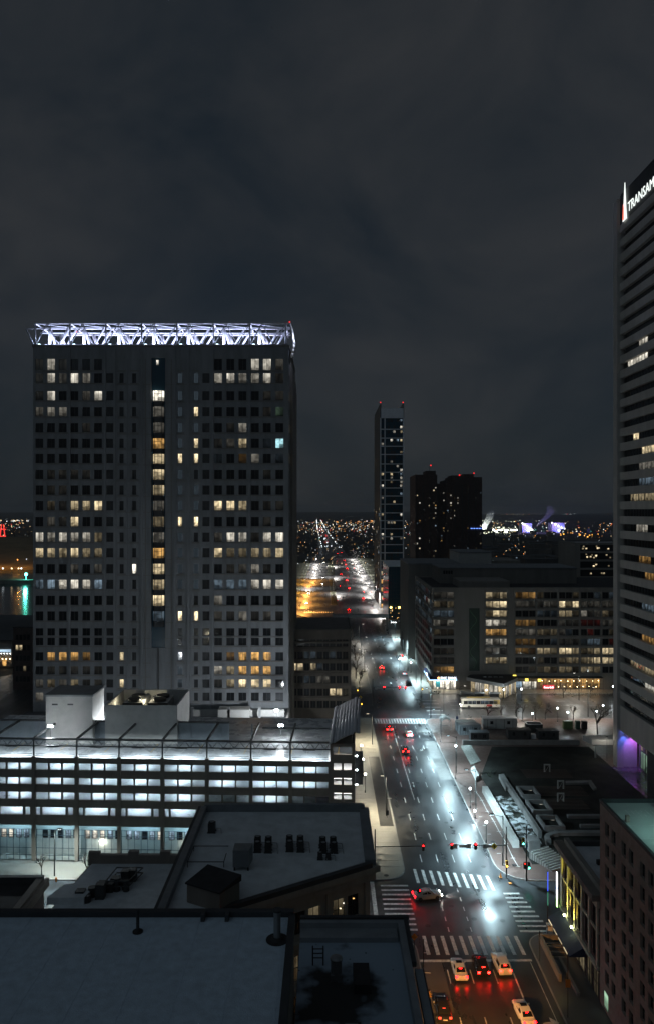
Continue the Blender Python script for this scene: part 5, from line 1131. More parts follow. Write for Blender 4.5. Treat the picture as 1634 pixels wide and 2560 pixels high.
# ================================================================== distant low-rise city
fw = M('far_wall', (.10, .095, .09), .9, var=.4, scale=.05); fr = M('far_roof', (.07, .075, .08), .8, var=.4, scale=.05)
rr = random.Random(77); nb = 0
slots = []
for k in range(150):
    y = math.exp(rr.uniform(math.log(560), math.log(2300))); 
    zone = rr.choice('lmmrrr')
    px = {'l': lambda: rr.uniform(-30, 80), 'm': lambda: rr.uniform(735, 950), 'r': lambda: rr.uniform(1195, 1550)}[zone]()
    x = (px-817)/F*y
    if -36 < x < 62 and y < 1100 or -32-(y-1000)*.02 < x < 40 and y >= 1000: continue
    if zone == 'l' and y < 760: continue
    w = rr.uniform(14, 34); d_ = rr.uniform(12, 30); h = rr.choice((8, 9, 10, 12, 14, 20 if y < 1400 else 11))
    if any(abs(x-a) < (w+c)/2+2 and abs(y-b_) < (d_+e)/2+3 for a, b_, c, e in slots): continue
    slots.append((x, y, w, d_)); nb += 1
    t = thing('distant_building', {'l': 'distant dark low-rise building beyond the harbour at far left', 'm': 'distant dark low-rise building beside the far avenue', 'r': 'distant dark low-rise building below the factory lights'}[zone], 'building', (x, y, 0), 0, 'distant low-rise buildings, '+zone)
    box('walls', x-w/2, x+w/2, y-d_/2, y+d_/2, 0, h, fw, t); box('roof', x-w/2-.3, x+w/2+.3, y-d_/2-.3, y+d_/2+.3, h, h+.5, fr, t)
    for q in range(rr.randrange(0, 4)): window(t, 1.6, 1.7, (x+rr.uniform(-w/2+1.5, w/2-1.5), y-d_/2-.05, rr.uniform(1.5, h-2.2)), lit(rr.choice('yywob'), rr.choice((.14, .28, .5, .8))), name='lit_window', bar=.02)
# street lights and lamps of the far city, too many to count
def scatter(name, mats, n, seed, pxr, pyr, sz, bias=1.6):
    r_ = random.Random(seed); b = MB()
    for k in range(n):
        py = pyr[0]+(pyr[1]-pyr[0])*r_.random()**bias; px = r_.uniform(*pxr); z = r_.uniform(5, 12); y = (H-z)*F/(py-1280); y = min(y, 11500); x = (px-817)/F*y
        if y > 3000: z = max(z, H-(py-1280)*y/F)
        s = .85*sz*y/1000*r_.choice((.6, .8, 1., 1.3)); m = r_.choices(range(len(mats)), (5, 4, 3, 1, .5)[:len(mats)])[0]
        b.box(x-s/2, x+s/2, y-s/2, y+s/2, z-s/2, z+s/2, m)
    o = b.build(name, mats); o['kind'] = 'stuff'; return o
FL = [E('far_warm', (1., .72, .38), 3., False), E('far_white', (.85, .95, 1.), 3.2, False), E('far_orange', (1., .36, .08), 3.4, False), E('far_red', (1., .06, .05), 1.6, False), E('far_green', (.2, 1., .7), 1.4, False)]
scatter('city_lights', FL, 420, 1, (735, 940), (1283, 1330), .62); scatter('city_lights', FL, 190, 2, (740, 935), (1320, 1420), .5)
scatter('city_lights', FL, 300, 3, (1200, 1548), (1285, 1330), .62); scatter('city_lights', FL, 110, 4, (1200, 1545), (1330, 1410), .55)
scatter('city_lights', FL, 160, 5, (-40, 80), (1284, 1330), .7); scatter('city_lights', FL, 26, 6, (-40, 80), (1330, 1400), .6); scatter('city_lights', FL, 40, 7, (1008, 1040), (1284, 1400), .6)
scatter('city_lights', [FL[0], FL[1]], 120, 8, (-20, 76), (1295, 1303), .9); scatter('city_lights', [FL[2]], 26, 9, (840, 935), (1302, 1309), .9)
scatter('city_lights', [E('mill_light', (.95, 1., .72), 2.2, False)], 70, 10, (1204, 1300), (1296, 1304), .9); scatter('city_lights', [MATS['mill_light']], 60, 11, (1204, 1290), (1318, 1334), 1.1)
scatter('city_lights', [E('sodium_far', (1., .42, .06), 3., False)], 16, 12, (1395, 1545), (1332, 1342), 1.2)
# lights strung along the street as it runs out of town
b = MB(); r_ = random.Random(15)
for k in range(46):
    y = 1000*math.exp(r_.uniform(0, 1.75)); t_ = (y-1000)/5000; xc = 8-26*min(1, (y-1000)/1400)-60*max(0, (y-2400)/4100)
    for q in range(3):
        x = xc+r_.choice((-13, 13, r_.uniform(-9, 9))); z = 9 if abs(x-xc) > 10 else 1; s = .75*y/1000*r_.uniform(.6, 1.3); m = (1 if r_.random() < .75 else 0) if z > 2 else r_.choice((1, 3, 3, 1))
        b.box(x-s/2, x+s/2, y-.4, y+.4, z-s/2, z+s/2, m)
b.build('avenue_lights', FL)['kind'] = 'stuff'
# lit works on the horizon with steam
wk_e = E('works_glare', (.95, 1., .85), 14, False)
for k, (px, w, py0, py1, c, lab) in enumerate(((1316, 24, 1308, 1331, (.14, .12, .5), 'far factory hall lit violet behind a row of lamps'), (1394, 32, 1307, 1333, (.08, .12, .8), 'far factory hall lit bright blue right of steam plume'))):
    y = 2300.; x = (px-817)/F*y; z0 = H-(py1-1280)*y/F; z1 = H-(py0-1280)*y/F; w = w*.5*y/F
    t = thing('factory_hall', lab, 'factory', (x, y, 0)); box('hall', x-w, x+w, y, y+40, 0, z1, M('hall_wall', (.5, .5, .55), .8, var=.2, scale=.05), t)
    light('hall_flood', (x+w*.2, y-18, 9), 52000, (.12, .15, 1.), 2, t); light('hall_flood', (x-w*.6, y-16, 24), 20000, (.5, .25, 1.), 2, t)
    for q in range(5): MB().ball((x-w+q*w*.5, y-2, z1-q*5), 1.6, nu=6, nv=4).build('hall_lamp', wk_e, t)
    for q in range(4): MB().ball((x+w*.1+q*5, y-3, 5+q*.5), 2.0, nu=6, nv=4).build('hall_lamp', wk_e, t)
b = MB(); r_ = random.Random(5)
for k in range(60): y = 2250.; x = (r_.triangular(1204, 1300, 1212)-817)/F*y; b.ball((x, y, r_.uniform(2, 9)), r_.uniform(1., 2.8), nu=6, nv=4)
b.build('works_lights', wk_e)['kind'] = 'stuff'
sm_m = bpy.data.materials.new('steam'); sm_m.use_nodes = True; n_ = sm_m.node_tree; n_.nodes.clear()
mo = n_.nodes.new('ShaderNodeOutputMaterial'); pvn = n_.nodes.new('ShaderNodeVolumePrincipled'); pvn.inputs['Color'].default_value = (.9, .9, .95, 1); pvn.inputs['Anisotropy'].default_value = .2
def steam(name, lab, pts, dens, seed, cat='steam'):
    m = sm_m.copy(); nn = m.node_tree; nn.nodes.clear(); mo = nn.nodes.new('ShaderNodeOutputMaterial'); v = nn.nodes.new('ShaderNodeVolumePrincipled'); v.inputs['Color'].default_value = (.92, .93, .97, 1)
    v.inputs['Density'].default_value = dens; nn.links.new(v.outputs[0], mo.inputs['Volume'])
    b = MB(); r_ = random.Random(seed); rings = []
    for (x, y, z, r) in pts: rings.append([(x+r*math.cos(a)*r_.uniform(.8, 1.2), y+r*math.sin(a), z+r*.25*math.sin(a*2+seed)) for a in [2*math.pi*i/14 for i in range(14)]])
    b.loft(rings); o = b.build(name, m, smooth=True); o['kind'] = 'stuff'; o['label'] = lab; return o
def sp(px, py, r): y = 2240.; return ((px-817)/F*y, y, H-(py-1280)*y/F, r)
steam('steam', 'pale steam plume left of the violet factory hall', [sp(1208, 1326, 6), sp(1212, 1312, 10), sp(1220, 1298, 12), sp(1226, 1284, 12), sp(1230, 1276, 4)], .03, 1)
steam('steam', 'leaning steam plume between the two coloured factory halls', [sp(1340, 1315, 3), sp(1354, 1303, 9), sp(1368, 1292, 11), sp(1376, 1278, 12), sp(1372, 1268, 9), sp(1370, 1264, 3)], .022, 2)
light('works_flood', sp(1206, 1320, 0)[:3], 160000, (.9, 1., .85), 3, None); light('works_flood', sp(1330, 1325, 0)[:3], 40000, (.6, .5, 1.), 3, None)
ch = thing('church_spire', 'slim dark church spire before the factory glare', 'church', ((1235-817)/F*1100, 1100, 0)); x = (1235-817)/F*1100
box('tower', x-2.5, x+2.5, 1100, 1105, 0, 20, fw, ch); MB().tube((x, 1102.5, 20), (x, 1102.5, 38), 2.4, 8, r2=.1).build('spire', fr, ch)

# ================================================================== strip left of the big tower
lb = thing('brick_office', 'dark brick office with one lit window left of tower', 'office building', (-108, 262, 0))
box('walls', -111, -96, 262, 285, 0, 22, redbrick_d, lb); box('roof', -111.2, -96, 261.8, 285, 22, 22.4, coping, lb)
for r in range(5):
    for k in range(4): window(lb, 1.0, 1.7, (-109.6+k*1.35, 261.95, 3+r*3.7), lit('y', .5) if (r == 3 and k in (0, 1)) else lit('y', .14) if (r, k) == (1, 2) else None, name='window')
pvl = thing('harbour_pavilion', 'low harbour pavilion with a lit blue band at left edge', 'pavilion', (-135, 300, 0))
box('walls', -150, -127.6, 300, 330, 0, 11, brown_stone, pvl); MB().prism([(-151, 299), (-127, 299), (-127, 331), (-151, 331)], 11, 16, zt=[11.2, 11.2, 17, 17]).build('roof', fr, pvl)
box('lit_band', -150, -128, 299.6, 299.9, 6.0, 7.2, lit('b', .8), pvl)
for k in range(7): window(pvl, 1.8, 2.6, (-148+k*2.9, 299.9, .6), lit('o', .8), name='shop_window')
for k in range(6): MB().ball((-134+k*1.2, 299.3, 5.7), .16, nu=6, nv=4).build('bulb', E('globe_white', (.88, .96, 1.), 12, False), pvl)
for k in range(5): MB().ball((-134+k*1.5, 299.0, 3.6), .2, nu=6, nv=4).build('bulb', bulb, pvl)
qy = thing('harbour_quay', 'dark far quay wall across the harbour water', 'quay', (-300, 652, 0)); box('wall', -560, -95, 650, 656, -.2, 3.2, concrete_d, qy); box('promenade', -560, -95, 656, 720, -.2, 2.9, pave_d, qy)
gn = E('green_lamp', (.12, 1., .72), 8, False)
hp = thing('green_lamp_post', 'green lamp on the far quay casting a teal reflection', 'lamp', ((66-817)/F*653, 653, 3)); MB().ball(((66-817)/F*653, 653, 8), 1.4, nu=8, nv=6).tube(((66-817)/F*653, 653, 3), ((66-817)/F*653, 653, 7), .15, 5).build('lamp', gn, hp); light('green_glow', ((66-817)/F*653, 651, 8), 9000, (.12, 1., .72), 1.4, hp)
for k, (px, c) in enumerate(((8, 'far_white'), (30, 'far_warm'), (47, 'far_warm'), (54, 'far_white'))):
    x = (px-817)/F*700; t = thing('quay_lamp', '%s lamp post on the far quay' % ['first', 'second', 'third', 'fourth'][k], 'lamp', (x, 700, 3), 0, 'lamps on the far quay'); MB().tube((x, 700, 3), (x, 700, 9), .2, 5).build('pole', steel_d, t); MB().ball((x, 700, 9.6), .8, nu=6, nv=4).build('globe', MATS[c], t)
hs = struct(MB().prism([(-900, 800), (-100, 800), (-100, 990), (-900, 990)], -.2, 3.0, zt=[3, 3, 30, 30]).build('terrain', M('dry_slope', (.16, .13, .08), .9, var=.4, scale=.05)))
for k in range(5):
    x = -330-k*26; t = thing('sodium_lamp', '%s sodium lamp below the orange hillside' % ['first', 'second', 'third', 'fourth', 'fifth'][k], 'street lamp', (x, 790, 0), 0, 'sodium lamps at the hillside'); MB().tube((x, 790, 0), (x, 790, 12), .2, 5).build('pole', steel_d, t); light('lamp_light', (x, 792, 11.5), 10000, (1., .42, .08), .8, t); MB().ball((x, 790, 12), .7, nu=6, nv=4).build('lamp_head', MATS['far_orange'], t)
x = (7-817)/F*1500; rs = thing('red_sign_tower', 'red lit lattice mast on the horizon at far left', 'mast', (x, 1500, 0))
for q, (a, c) in enumerate(((-9, -2), (9, 2))): MB().tube((x+a*.6, 1500, 8), (x+c, 1500, 38), .9, 5).build('leg', E('mast_red', (1., .05, .04), 1.6, False), rs)
for z in (14, 28): MB().tube((x-7, 1500, z), (x+7, 1500, z), .8, 5).build('cross_bar', MATS['mast_red'], rs)
# ================================================================== street lamps
globe_e = E('globe_lamp', (.85, .96, 1.), 14, False); globe_w = E('globe_lamp_warm', (1., .94, .80), 14, False)
pole_m = plain('lamp_pole', (.03, .035, .035), .5, .3)
def globe_lamp(lab, x, y, h=3.9, e=globe_e, double=False, grp='globe street lamps'):
    t = thing('globe_lamp', lab, 'street lamp', (x, y, .13), 0, grp)
    MB().cyl(x, y, .13, .7, .16, 10, r2=.1).build('base', pole_m, t); MB().cyl(x, y, .7, h, .06, 8).build('pole', pole_m, t); MB().cyl(x, y, h, h+.12, .13, 10).build('collar', pole_m, t)
    MB().ball((x, y, h+.38), .25, nu=12, nv=8).build('globe', e, t, smooth=True); light('globe_glow', (x, y, h+.38), 800, (.80, .95, 1.) if e is globe_e else (1., .92, .74), .28, t)
globe_lamp('globe lamp on left sidewalk nearest the camera', 8.5, 165.7, e=globe_w); globe_lamp('middle globe lamp of the left sidewalk row', 8.5, 175.7, e=globe_w); globe_lamp('farthest globe lamp of the left sidewalk row', 8.6, 186, e=globe_w)
globe_lamp('globe lamp with a square box beside it, right sidewalk', 30.2, 140.7, 3.6); globe_lamp('second globe lamp up the right sidewalk', 30.3, 157); globe_lamp('globe lamp on tall post beside the rubble patch', 30.2, 174, 7.6); globe_lamp('low globe lamp by the kerb below the tall post', 30.3, 152, 1.2)
def pratt(px, py, h=3.6):
    y = (H-h)*F/(py-1280); return ((px-817)/F*y, y)
gl = [((1418, 1784), 'globe lamp before the bare plaza, left of big tree'), ((1490, 1781), 'globe lamp inside the big bare tree'), ((1506, 1767), 'globe lamp right above the big bare tree'), ((1329, 1787), 'globe lamp behind the open skip'), ((1214, 1728), 'globe lamp at left corner of the entrance pavilion'), ((1258, 1727), 'globe lamp at right corner of the entrance pavilion'), ((1302, 1726), 'globe lamp before the amber shop signs'), ((1531, 1719), 'globe lamp at right end of restaurant terrace'), ((1077, 1660), 'globe lamp on the side of the bank building'), ((1026, 1659), 'globe lamp at the kerb before the bank')]
for (p, lab) in gl: x, y = pratt(*p); globe_lamp(lab, x, y, 3.6)
globe_lamp('globe lamp at the far kerb by traffic signals', *pratt(997, 1652)); globe_lamp('small globe lamp right of the bus', *pratt(1392, 1776))
# high shielded lamps over the carriageway
POW = {}
def lens(name, col, power): m = E(name, col, 5, False); POW[name] = (power, col); return m
lens_c = lens('cobra_lens', (.62, .90, 1.), 25000); lens_w = lens('cobra_lens_warm', (1., .89, .64), 9000); lens_s = lens('cobra_lens_sodium', (1., .43, .09), 110000); lens_f = lens('cobra_lens_far', (1., .93, .86), 60000)
lens_p = lens('cobra_lens_pale', (1., .95, .84), 10500); lens_c2 = lens('cobra_lens_small', (.85, .97, .95), 6000); lens_a = lens('cobra_lens_amber', (1., .46, .12), 5000)
HEAD = MB().loft([[(-.12, -.3, 0), (.12, -.3, 0), (.1, -.3, .12), (-.1, -.3, .12)], [(-.2, .1, 0), (.2, .1, 0), (.15, .1, .2), (-.15, .1, .2)], [(-.14, .55, 0), (.14, .55, 0), (.1, .55, .1), (-.1, .55, .1)]]).mesh('lamp_head', pole_m)
LENS = {}
def cobra(lab, x, y, dirx, h=9., e=lens_c, reach=1.9, grp='high street lamps', size=1., tilt=0., soft=.18):
    t = thing('street_lamp', lab, 'street lamp', (x, y, .1), 0, grp)
    MB().cyl(x, y, .1, h, .12, 8, r2=.07).build('pole', pole_m, t); MB().tube((x, y, h-.2), (x+dirx*reach, y, h+.25), .05, 6).build('arm', pole_m, t)
    hd = put('lamp_head', HEAD, t, True, (x+dirx*reach, y, h+.2), R(90) if dirx < 0 else R(-90))
    k = (e.name, size)
    if k not in LENS: LENS[k] = MB().box(-.13*size, .13*size, -.2*size, .35*size, -.05, -.005).mesh('lens', e)
    ln_ = put('lens', LENS[k], t, True, (x+dirx*reach, y, h+.2-.12*(tilt > 0)), 0. if tilt else R(90) if dirx < 0 else R(-90))
    if tilt: ln_.rotation_euler = (R(tilt), 0, 0)
    pw, cl = POW[e.name]; lx_ = x+dirx*reach+.08*dirx; sp_ = light('lamp_glow', (lx_, y+.02, h-.1), pw, cl, soft*size, t, True, 156, (lx_, y+.02, 0)); sp_.data.spot_blend = 1.
cobra('high lamp over the kerb beside the near junction signals', 31.2, 131.5, -1, soft=.7); cobra('high lamp halfway along the right kerb', 31.0, 178, -1); cobra('high lamp at right kerb before the second junction', 31.6, 226, -1, reach=1.2)
cobra('high lamp at right kerb past the bus street', 32.6, 272, -1); cobra('high lamp right of the distant parked car', 32.6, 318, -1, e=lens_c); cobra('high lamp near the footbridge', 33.5, 366, -1, e=lens_c)
cobra('added high lamp at right kerb opposite the pale parapet wall', 31.0, 154.5, -1, e=lens_c); cobra('added high lamp at right kerb beside the rubble patch', 31.0, 202, -1, e=lens_c)  # extra lamps added between the kerb lamps to even out the road's brightness
cobra('added high lamp on far left kerb past second junction', 14.8, 318, 1, e=lens_p); cobra('added high lamp on far left kerb before the footbridge', 15.2, 355, 1, e=lens_p)  # lamps added to brighten the dark middle of the road before the footbridge
cobra('high warm lamp above the pale left sidewalk', 12.2, 153, -1, 8.3, lens_w, .8); cobra('second warm lamp up the left sidewalk', 12.2, 200, -1, 8.3, lens_w, 1.2); cobra('high lamp by the street trees', 14.6, 290, -1, e=lens_w)
cobra('orange sodium lamp on near left sidewalk', 11.4, 76, 1, 9.2, lens_a, 1.6, tilt=35.)
light('sodium_beam', (13.0, 76.6, 9.0), 24000, (1., .42, .09), .2, [o for o in bpy.data.objects if o.get('label') == 'orange sodium lamp on near left sidewalk'][0], True, 50, (19.0, 92.5, 0))
cobra('lamp over the cross street before the garage', -47, 127.8, 1, 8.0, lens_c2, .8)
cobra('tall lamp over the bus street beside the bus', 58, 227, 1, 9, lens_p, 1.5); cobra('tall lamp over the bus street near the restaurant', 84, 247, -1, 9, lens_p, 1.5); cobra('tall lamp over bus street left of the bank', 41, 229, 1, 9, lens_p, 1.5); cobra('tall lamp over the bus street behind the big tree', 80, 227, 1, 9, lens_p, 1.5)
lo = ['nearest', 'second', 'third', 'fourth', 'fifth', 'sixth', 'seventh', 'eighth', 'ninth', 'tenth', 'eleventh']
lo2 = lo+['twelfth', 'thirteenth', 'fourteenth', 'fifteenth', 'sixteenth']
for k in range(16):
    y = 452+k*36; cobra('%s lamp along the right side of far avenue' % lo2[k], 38+k*.2, y, -1, 11, lens_f, 3.5+(k % 2)*3, 'lamps of the far avenue', 1.5)
    if k < 13: cobra('%s lamp along the left side of far avenue' % lo2[k], -22, y+14, 1, 11, lens_s if k in (0, 1, 2, 3, 5, 6) else lens_f, 6 if k < 6 else 9, 'lamps of the far avenue', 1.5)
    if k in (3, 7, 11): cobra('%s lamp on the far avenue median' % lo2[k], 4.5, y+10, 1, 11, lens_f, 4, 'lamps of the far avenue', 1.5)

# ================================================================== traffic signals and signs
red_s = E('signal_red', (1., .0008, .0012), 220); green_s = E('signal_green', (.05, 1., .65), 40); amb_s = E('signal_amber', (1., .5, .05), 14); blk = plain('signal_black', (.02, .02, .02), .6); sig_y = plain('signal_yellow', (.55, .33, .02), .5)
white_s = M('sign_panel_white', (.7, .7, .7), .4, var=.05); yel_s = plain('sign_yellow', (.8, .6, .02), .4)
def head(t, x, y, z, e=red_s, on=2, body=blk, name='signal_head'):
    o = MB().box(x-.2, x+.2, y-.14, y+.14, z-.55, z+.55).build(name, body, t)
    for k in range(3):
        zz = z-.36+k*.36; MB().poly([(x+.12*math.cos(a_), y-.2, zz+.12*math.sin(a_)) for a_ in [i*math.pi/3 for i in range(6)]]).build('lens', e if k == on else rubber, o); MB().tube((x, y-.2, zz), (x, y-.14, zz), .14, 8, cap=False).build('visor', blk, o)
    return o
def mast(lab, x, y, h, arm_to, arm_z, heads, signs, both=None):
    t = thing('signal_mast', lab, 'traffic signal', (x, y, .13)); MB().cyl(x, y, .13, h, .13, 10, r2=.09).build('pole', pole_m, t)
    if arm_to is not None: MB().tube((x, y, arm_z), (arm_to, y-.1, arm_z+.15), .09, 8, r2=.05).build('arm', pole_m, t)
    for hx_, on in heads: head(t, hx_, y-.25, arm_z, red_s, on)
    for sx_, kind in signs:
        if kind == 'd': o = MB().poly([(sx_-.55, y-.3, arm_z), (sx_, y-.3, arm_z-.55), (sx_+.55, y-.3, arm_z), (sx_, y-.3, arm_z+.55)]).build('warning_sign', yel_s, t); mdd = o.modifiers.new('t', 'SOLIDIFY'); mdd.thickness = .04; MB().box(sx_-.08, sx_+.08, y-.35, y-.33, arm_z-.25, arm_z+.2).build('pictogram', blk, o)
        else:
            w = {'s': .38, 'w': .62}[kind]; o = box('lane_sign', sx_-w, sx_+w, y-.32, y-.28, arm_z-.4 if kind == 's' else arm_z-.22, arm_z+.4 if kind == 's' else arm_z+.22, white_s, t)
            if kind == 's': MB().box(sx_-.05, sx_+.05, y-.335, y-.322, arm_z-.25, arm_z+.2).poly([(sx_-.16, y-.333, arm_z+.08), (sx_, y-.333, arm_z+.3), (sx_+.16, y-.333, arm_z+.08)]).build('arrow', blk, o)
    return t
def ax_at(px, y): return (px-817)/F*y
Y1 = 126.8; az1 = 5.6
t = mast('signal mast on left corner with arm over near junction', 8.2, Y1, 8.6, ax_at(1056, Y1), az1, [(ax_at(1056, Y1), 2)], [])
head(t, 7.7, Y1-.2, 3.0, E('hand_red', (1., .02, .01), 4, False), 2, sig_y, 'pedestrian_signal')
t = mast('signal mast on right corner with arm of signs and red lights', 29.9+.9, Y1+.5, 8.8, ax_at(1118, Y1), az1, [(ax_at(1128, Y1), 2), (ax_at(1188, Y1), 2)], [(ax_at(1136.5, Y1), 's'), (ax_at(1156, Y1), 'w'), (ax_at(1171, Y1), 's'), (ax_at(1211, Y1), 's'), (ax_at(1224, Y1), 'w'), (ax_at(1234.5, Y1), 'd')])
head(t, 30.8, Y1+.2, 2.6, amb_s, 0, sig_y, 'pedestrian_signal')
x, y = 33.9, 126.0; t = mast('signal pole with side signals and camera on brick corner', x, y, 9.4, None, 6, [], [])
head(t, x-.55, y, 6.9, green_s, 0, sig_y); head(t, x-.35, y-.2, 2.9, MATS['hand_red'], 2, blk, 'pedestrian_signal'); head(t, x+.35, y-.2, 2.9, green_s, 0, blk, 'pedestrian_signal'); MB().box(x+.2, x+1.1, y-.2, y+.2, 8.7, 9.0).build('camera_box', white_wall, t); box('blue_sign', x-.12, x+.05, y-.6, y-.55, 5.8, 6.9, plain('sign_blue', (.03, .08, .25), .4), t)
Y2 = 239.5
mast('signal mast with long arm of three reds at second junction', ax_at(931, Y2), Y2, 9, ax_at(1014, Y2), 6., [(ax_at(997-.0, Y2), 2), (ax_at(959, Y2), 2), (ax_at(1012, Y2), 2)], [(ax_at(940, Y2), 's'), (ax_at(948, Y2), 'w')])
t = mast('signal pole on far right corner with amber hand', ax_at(1051, 250), 250, 8.6, None, 6, [], []); head(t, ax_at(1054, 250), 249.7, 3.2, amb_s, 1, blk, 'pedestrian_signal')
t = mast('signal pole beside the curved canopy with yellow sign', ax_at(901, 227), 227, 6.5, None, 6.2, [], [(ax_at(900, 227), 'd')]); head(t, ax_at(893, 227), 226.8, 8.0, amb_s, 2, sig_y); head(t, ax_at(903, 227), 226.6, 4.2, amb_s, 1, sig_y, 'pedestrian_signal')
mast('signal mast with red light by the far kerb', 31.8, 292, 9, 27.4, 6.2, [(29.5, 2)], [(28.6, 's')])
mast('distant signal mast under the footbridge lamps', 33.8, 334, 9.2, 24, 6.2, [], [(25, 'w')])
for k, (x, y, xs_) in enumerate(((38, 520, (26, 31)), (-20, 560, (-12, 10)), (38, 742, (20, 27)), (36, 1010, (14, 20)))):
    mast('%s traffic signal of the far avenue' % lo[k], x, y, 10, xs_[0] if x > 0 else xs_[1], 6.5, [(v, 2) for v in xs_], [])
# plain poles with signs
def sign_pole(lab, x, y, h, sz, col, diamond=False, arms=()):
    t = thing('sign_pole', lab, 'sign', (x, y, .13)); MB().cyl(x, y, .13, h, .05, 8).build('pole', pole_m, t)
    if diamond: o = MB().poly([(x-.5, y-.08, h), (x, y-.08, h-.5), (x+.5, y-.08, h), (x, y-.08, h+.5)]).build('panel', col, t); mm = o.modifiers.new('t', 'SOLIDIFY'); mm.thickness = .03
    elif sz: box('panel', x-.3, x+.3, y-.1, y-.06, sz-.5, sz+.5, col, t)
    for z in arms: MB().tube((x, y, z), (x+.9, y-.1, z), .04, 5).build('arm', white_s, t)
    return t
or_s = plain('sign_orange', (.75, .28, .03), .5)
sign_pole('orange diamond sign on the near left corner', 12.4, 105.6, 2.4, 0, or_s, True); sign_pole('slim pole with two short arms at near left kerb', 12.6, 97, 7.0, 0, white_s, False, (2.6, 5.2)); sign_pole('tall pole with small orange plate on near right sidewalk', 29.9, 92, 8.6, 4.4, or_s); sign_pole('short pole at the near right corner kerb', 29.7, 103.5, 4.4, 0, white_s)
sign_pole('pole with dark plate at end of the left lay-by', 12.3, 152.0, 6, 1.2, blk, False, (4.2,)); sign_pole('blue bus stop sign pole by the construction yard', ax_at(1141, 222), 222, 4, 1.2, plain('sign_blue', (.03, .08, .25), .4)); sign_pole('thin pole with crossbar before the bank', ax_at(1108, 232), 232, 9, 0, white_s, False, (8.6,))
hy = thing('fire_hydrant', 'small orange fire hydrant at the cross street kerb', 'hydrant', (*G(141, 2206), .13)); x, y = G(141, 2206)
MB().cyl(x, y, .13, .75, .14, 10).ball((x, y, .75), .15, nu=10, nv=6).build('barrel', plain('hydrant_orange', (.7, .25, .04), .5), hy); MB().tube((x-.25, y, .55), (x+.25, y, .55), .07, 8).build('nozzle', plain('hydrant_orange', (.7, .25, .04), .5), hy)
for k, (px, py) in enumerate(((1250, 2195), (1274, 2210))):
    x, y = G(px, py); t = thing('traffic_cone', ['orange traffic cone at the kerb below right signal mast', 'flat orange marker on the brick corner'][k], 'cone', (x, y, .14)); MB().cyl(x, y, .16, .9 if k == 0 else .3, .2, 12, r2=.04).build('cone', or_s, t); MB().box(x-.25, x+.25, y-.25, y+.25, .14, .17).build('base', or_s, t)
sh = thing('bus_shelter', 'rounded white bus shelter roof by the ladder crossing', 'bus shelter', (ax_at(1115, 215), 215, .13)); x = ax_at(1112, 215)
b = MB()
for k in range(8): a0, a1 = R(180-k*22.5), R(180-(k+1)*22.5); b.quad((x+1.4*math.cos(a0), 213, 2.4+.9*math.sin(a0)), (x+1.4*math.cos(a1), 213, 2.4+.9*math.sin(a1)), (x+1.4*math.cos(a1), 217, 2.4+.9*math.sin(a1)), (x+1.4*math.cos(a0), 217, 2.4+.9*math.sin(a0)))
o = b.build('roof', white_wall, sh, smooth=True); mm = o.modifiers.new('t', 'SOLIDIFY'); mm.thickness = .06
for dx in (-1.35, 1.35):
    for y in (213.1, 216.9): box('post', x+dx-.05, x+dx+.05, y-.05, y+.05, .13, 2.4, steel, sh)
box('bench', x-1, x+1, 216, 216.4, .5, .58, steel_d, sh)

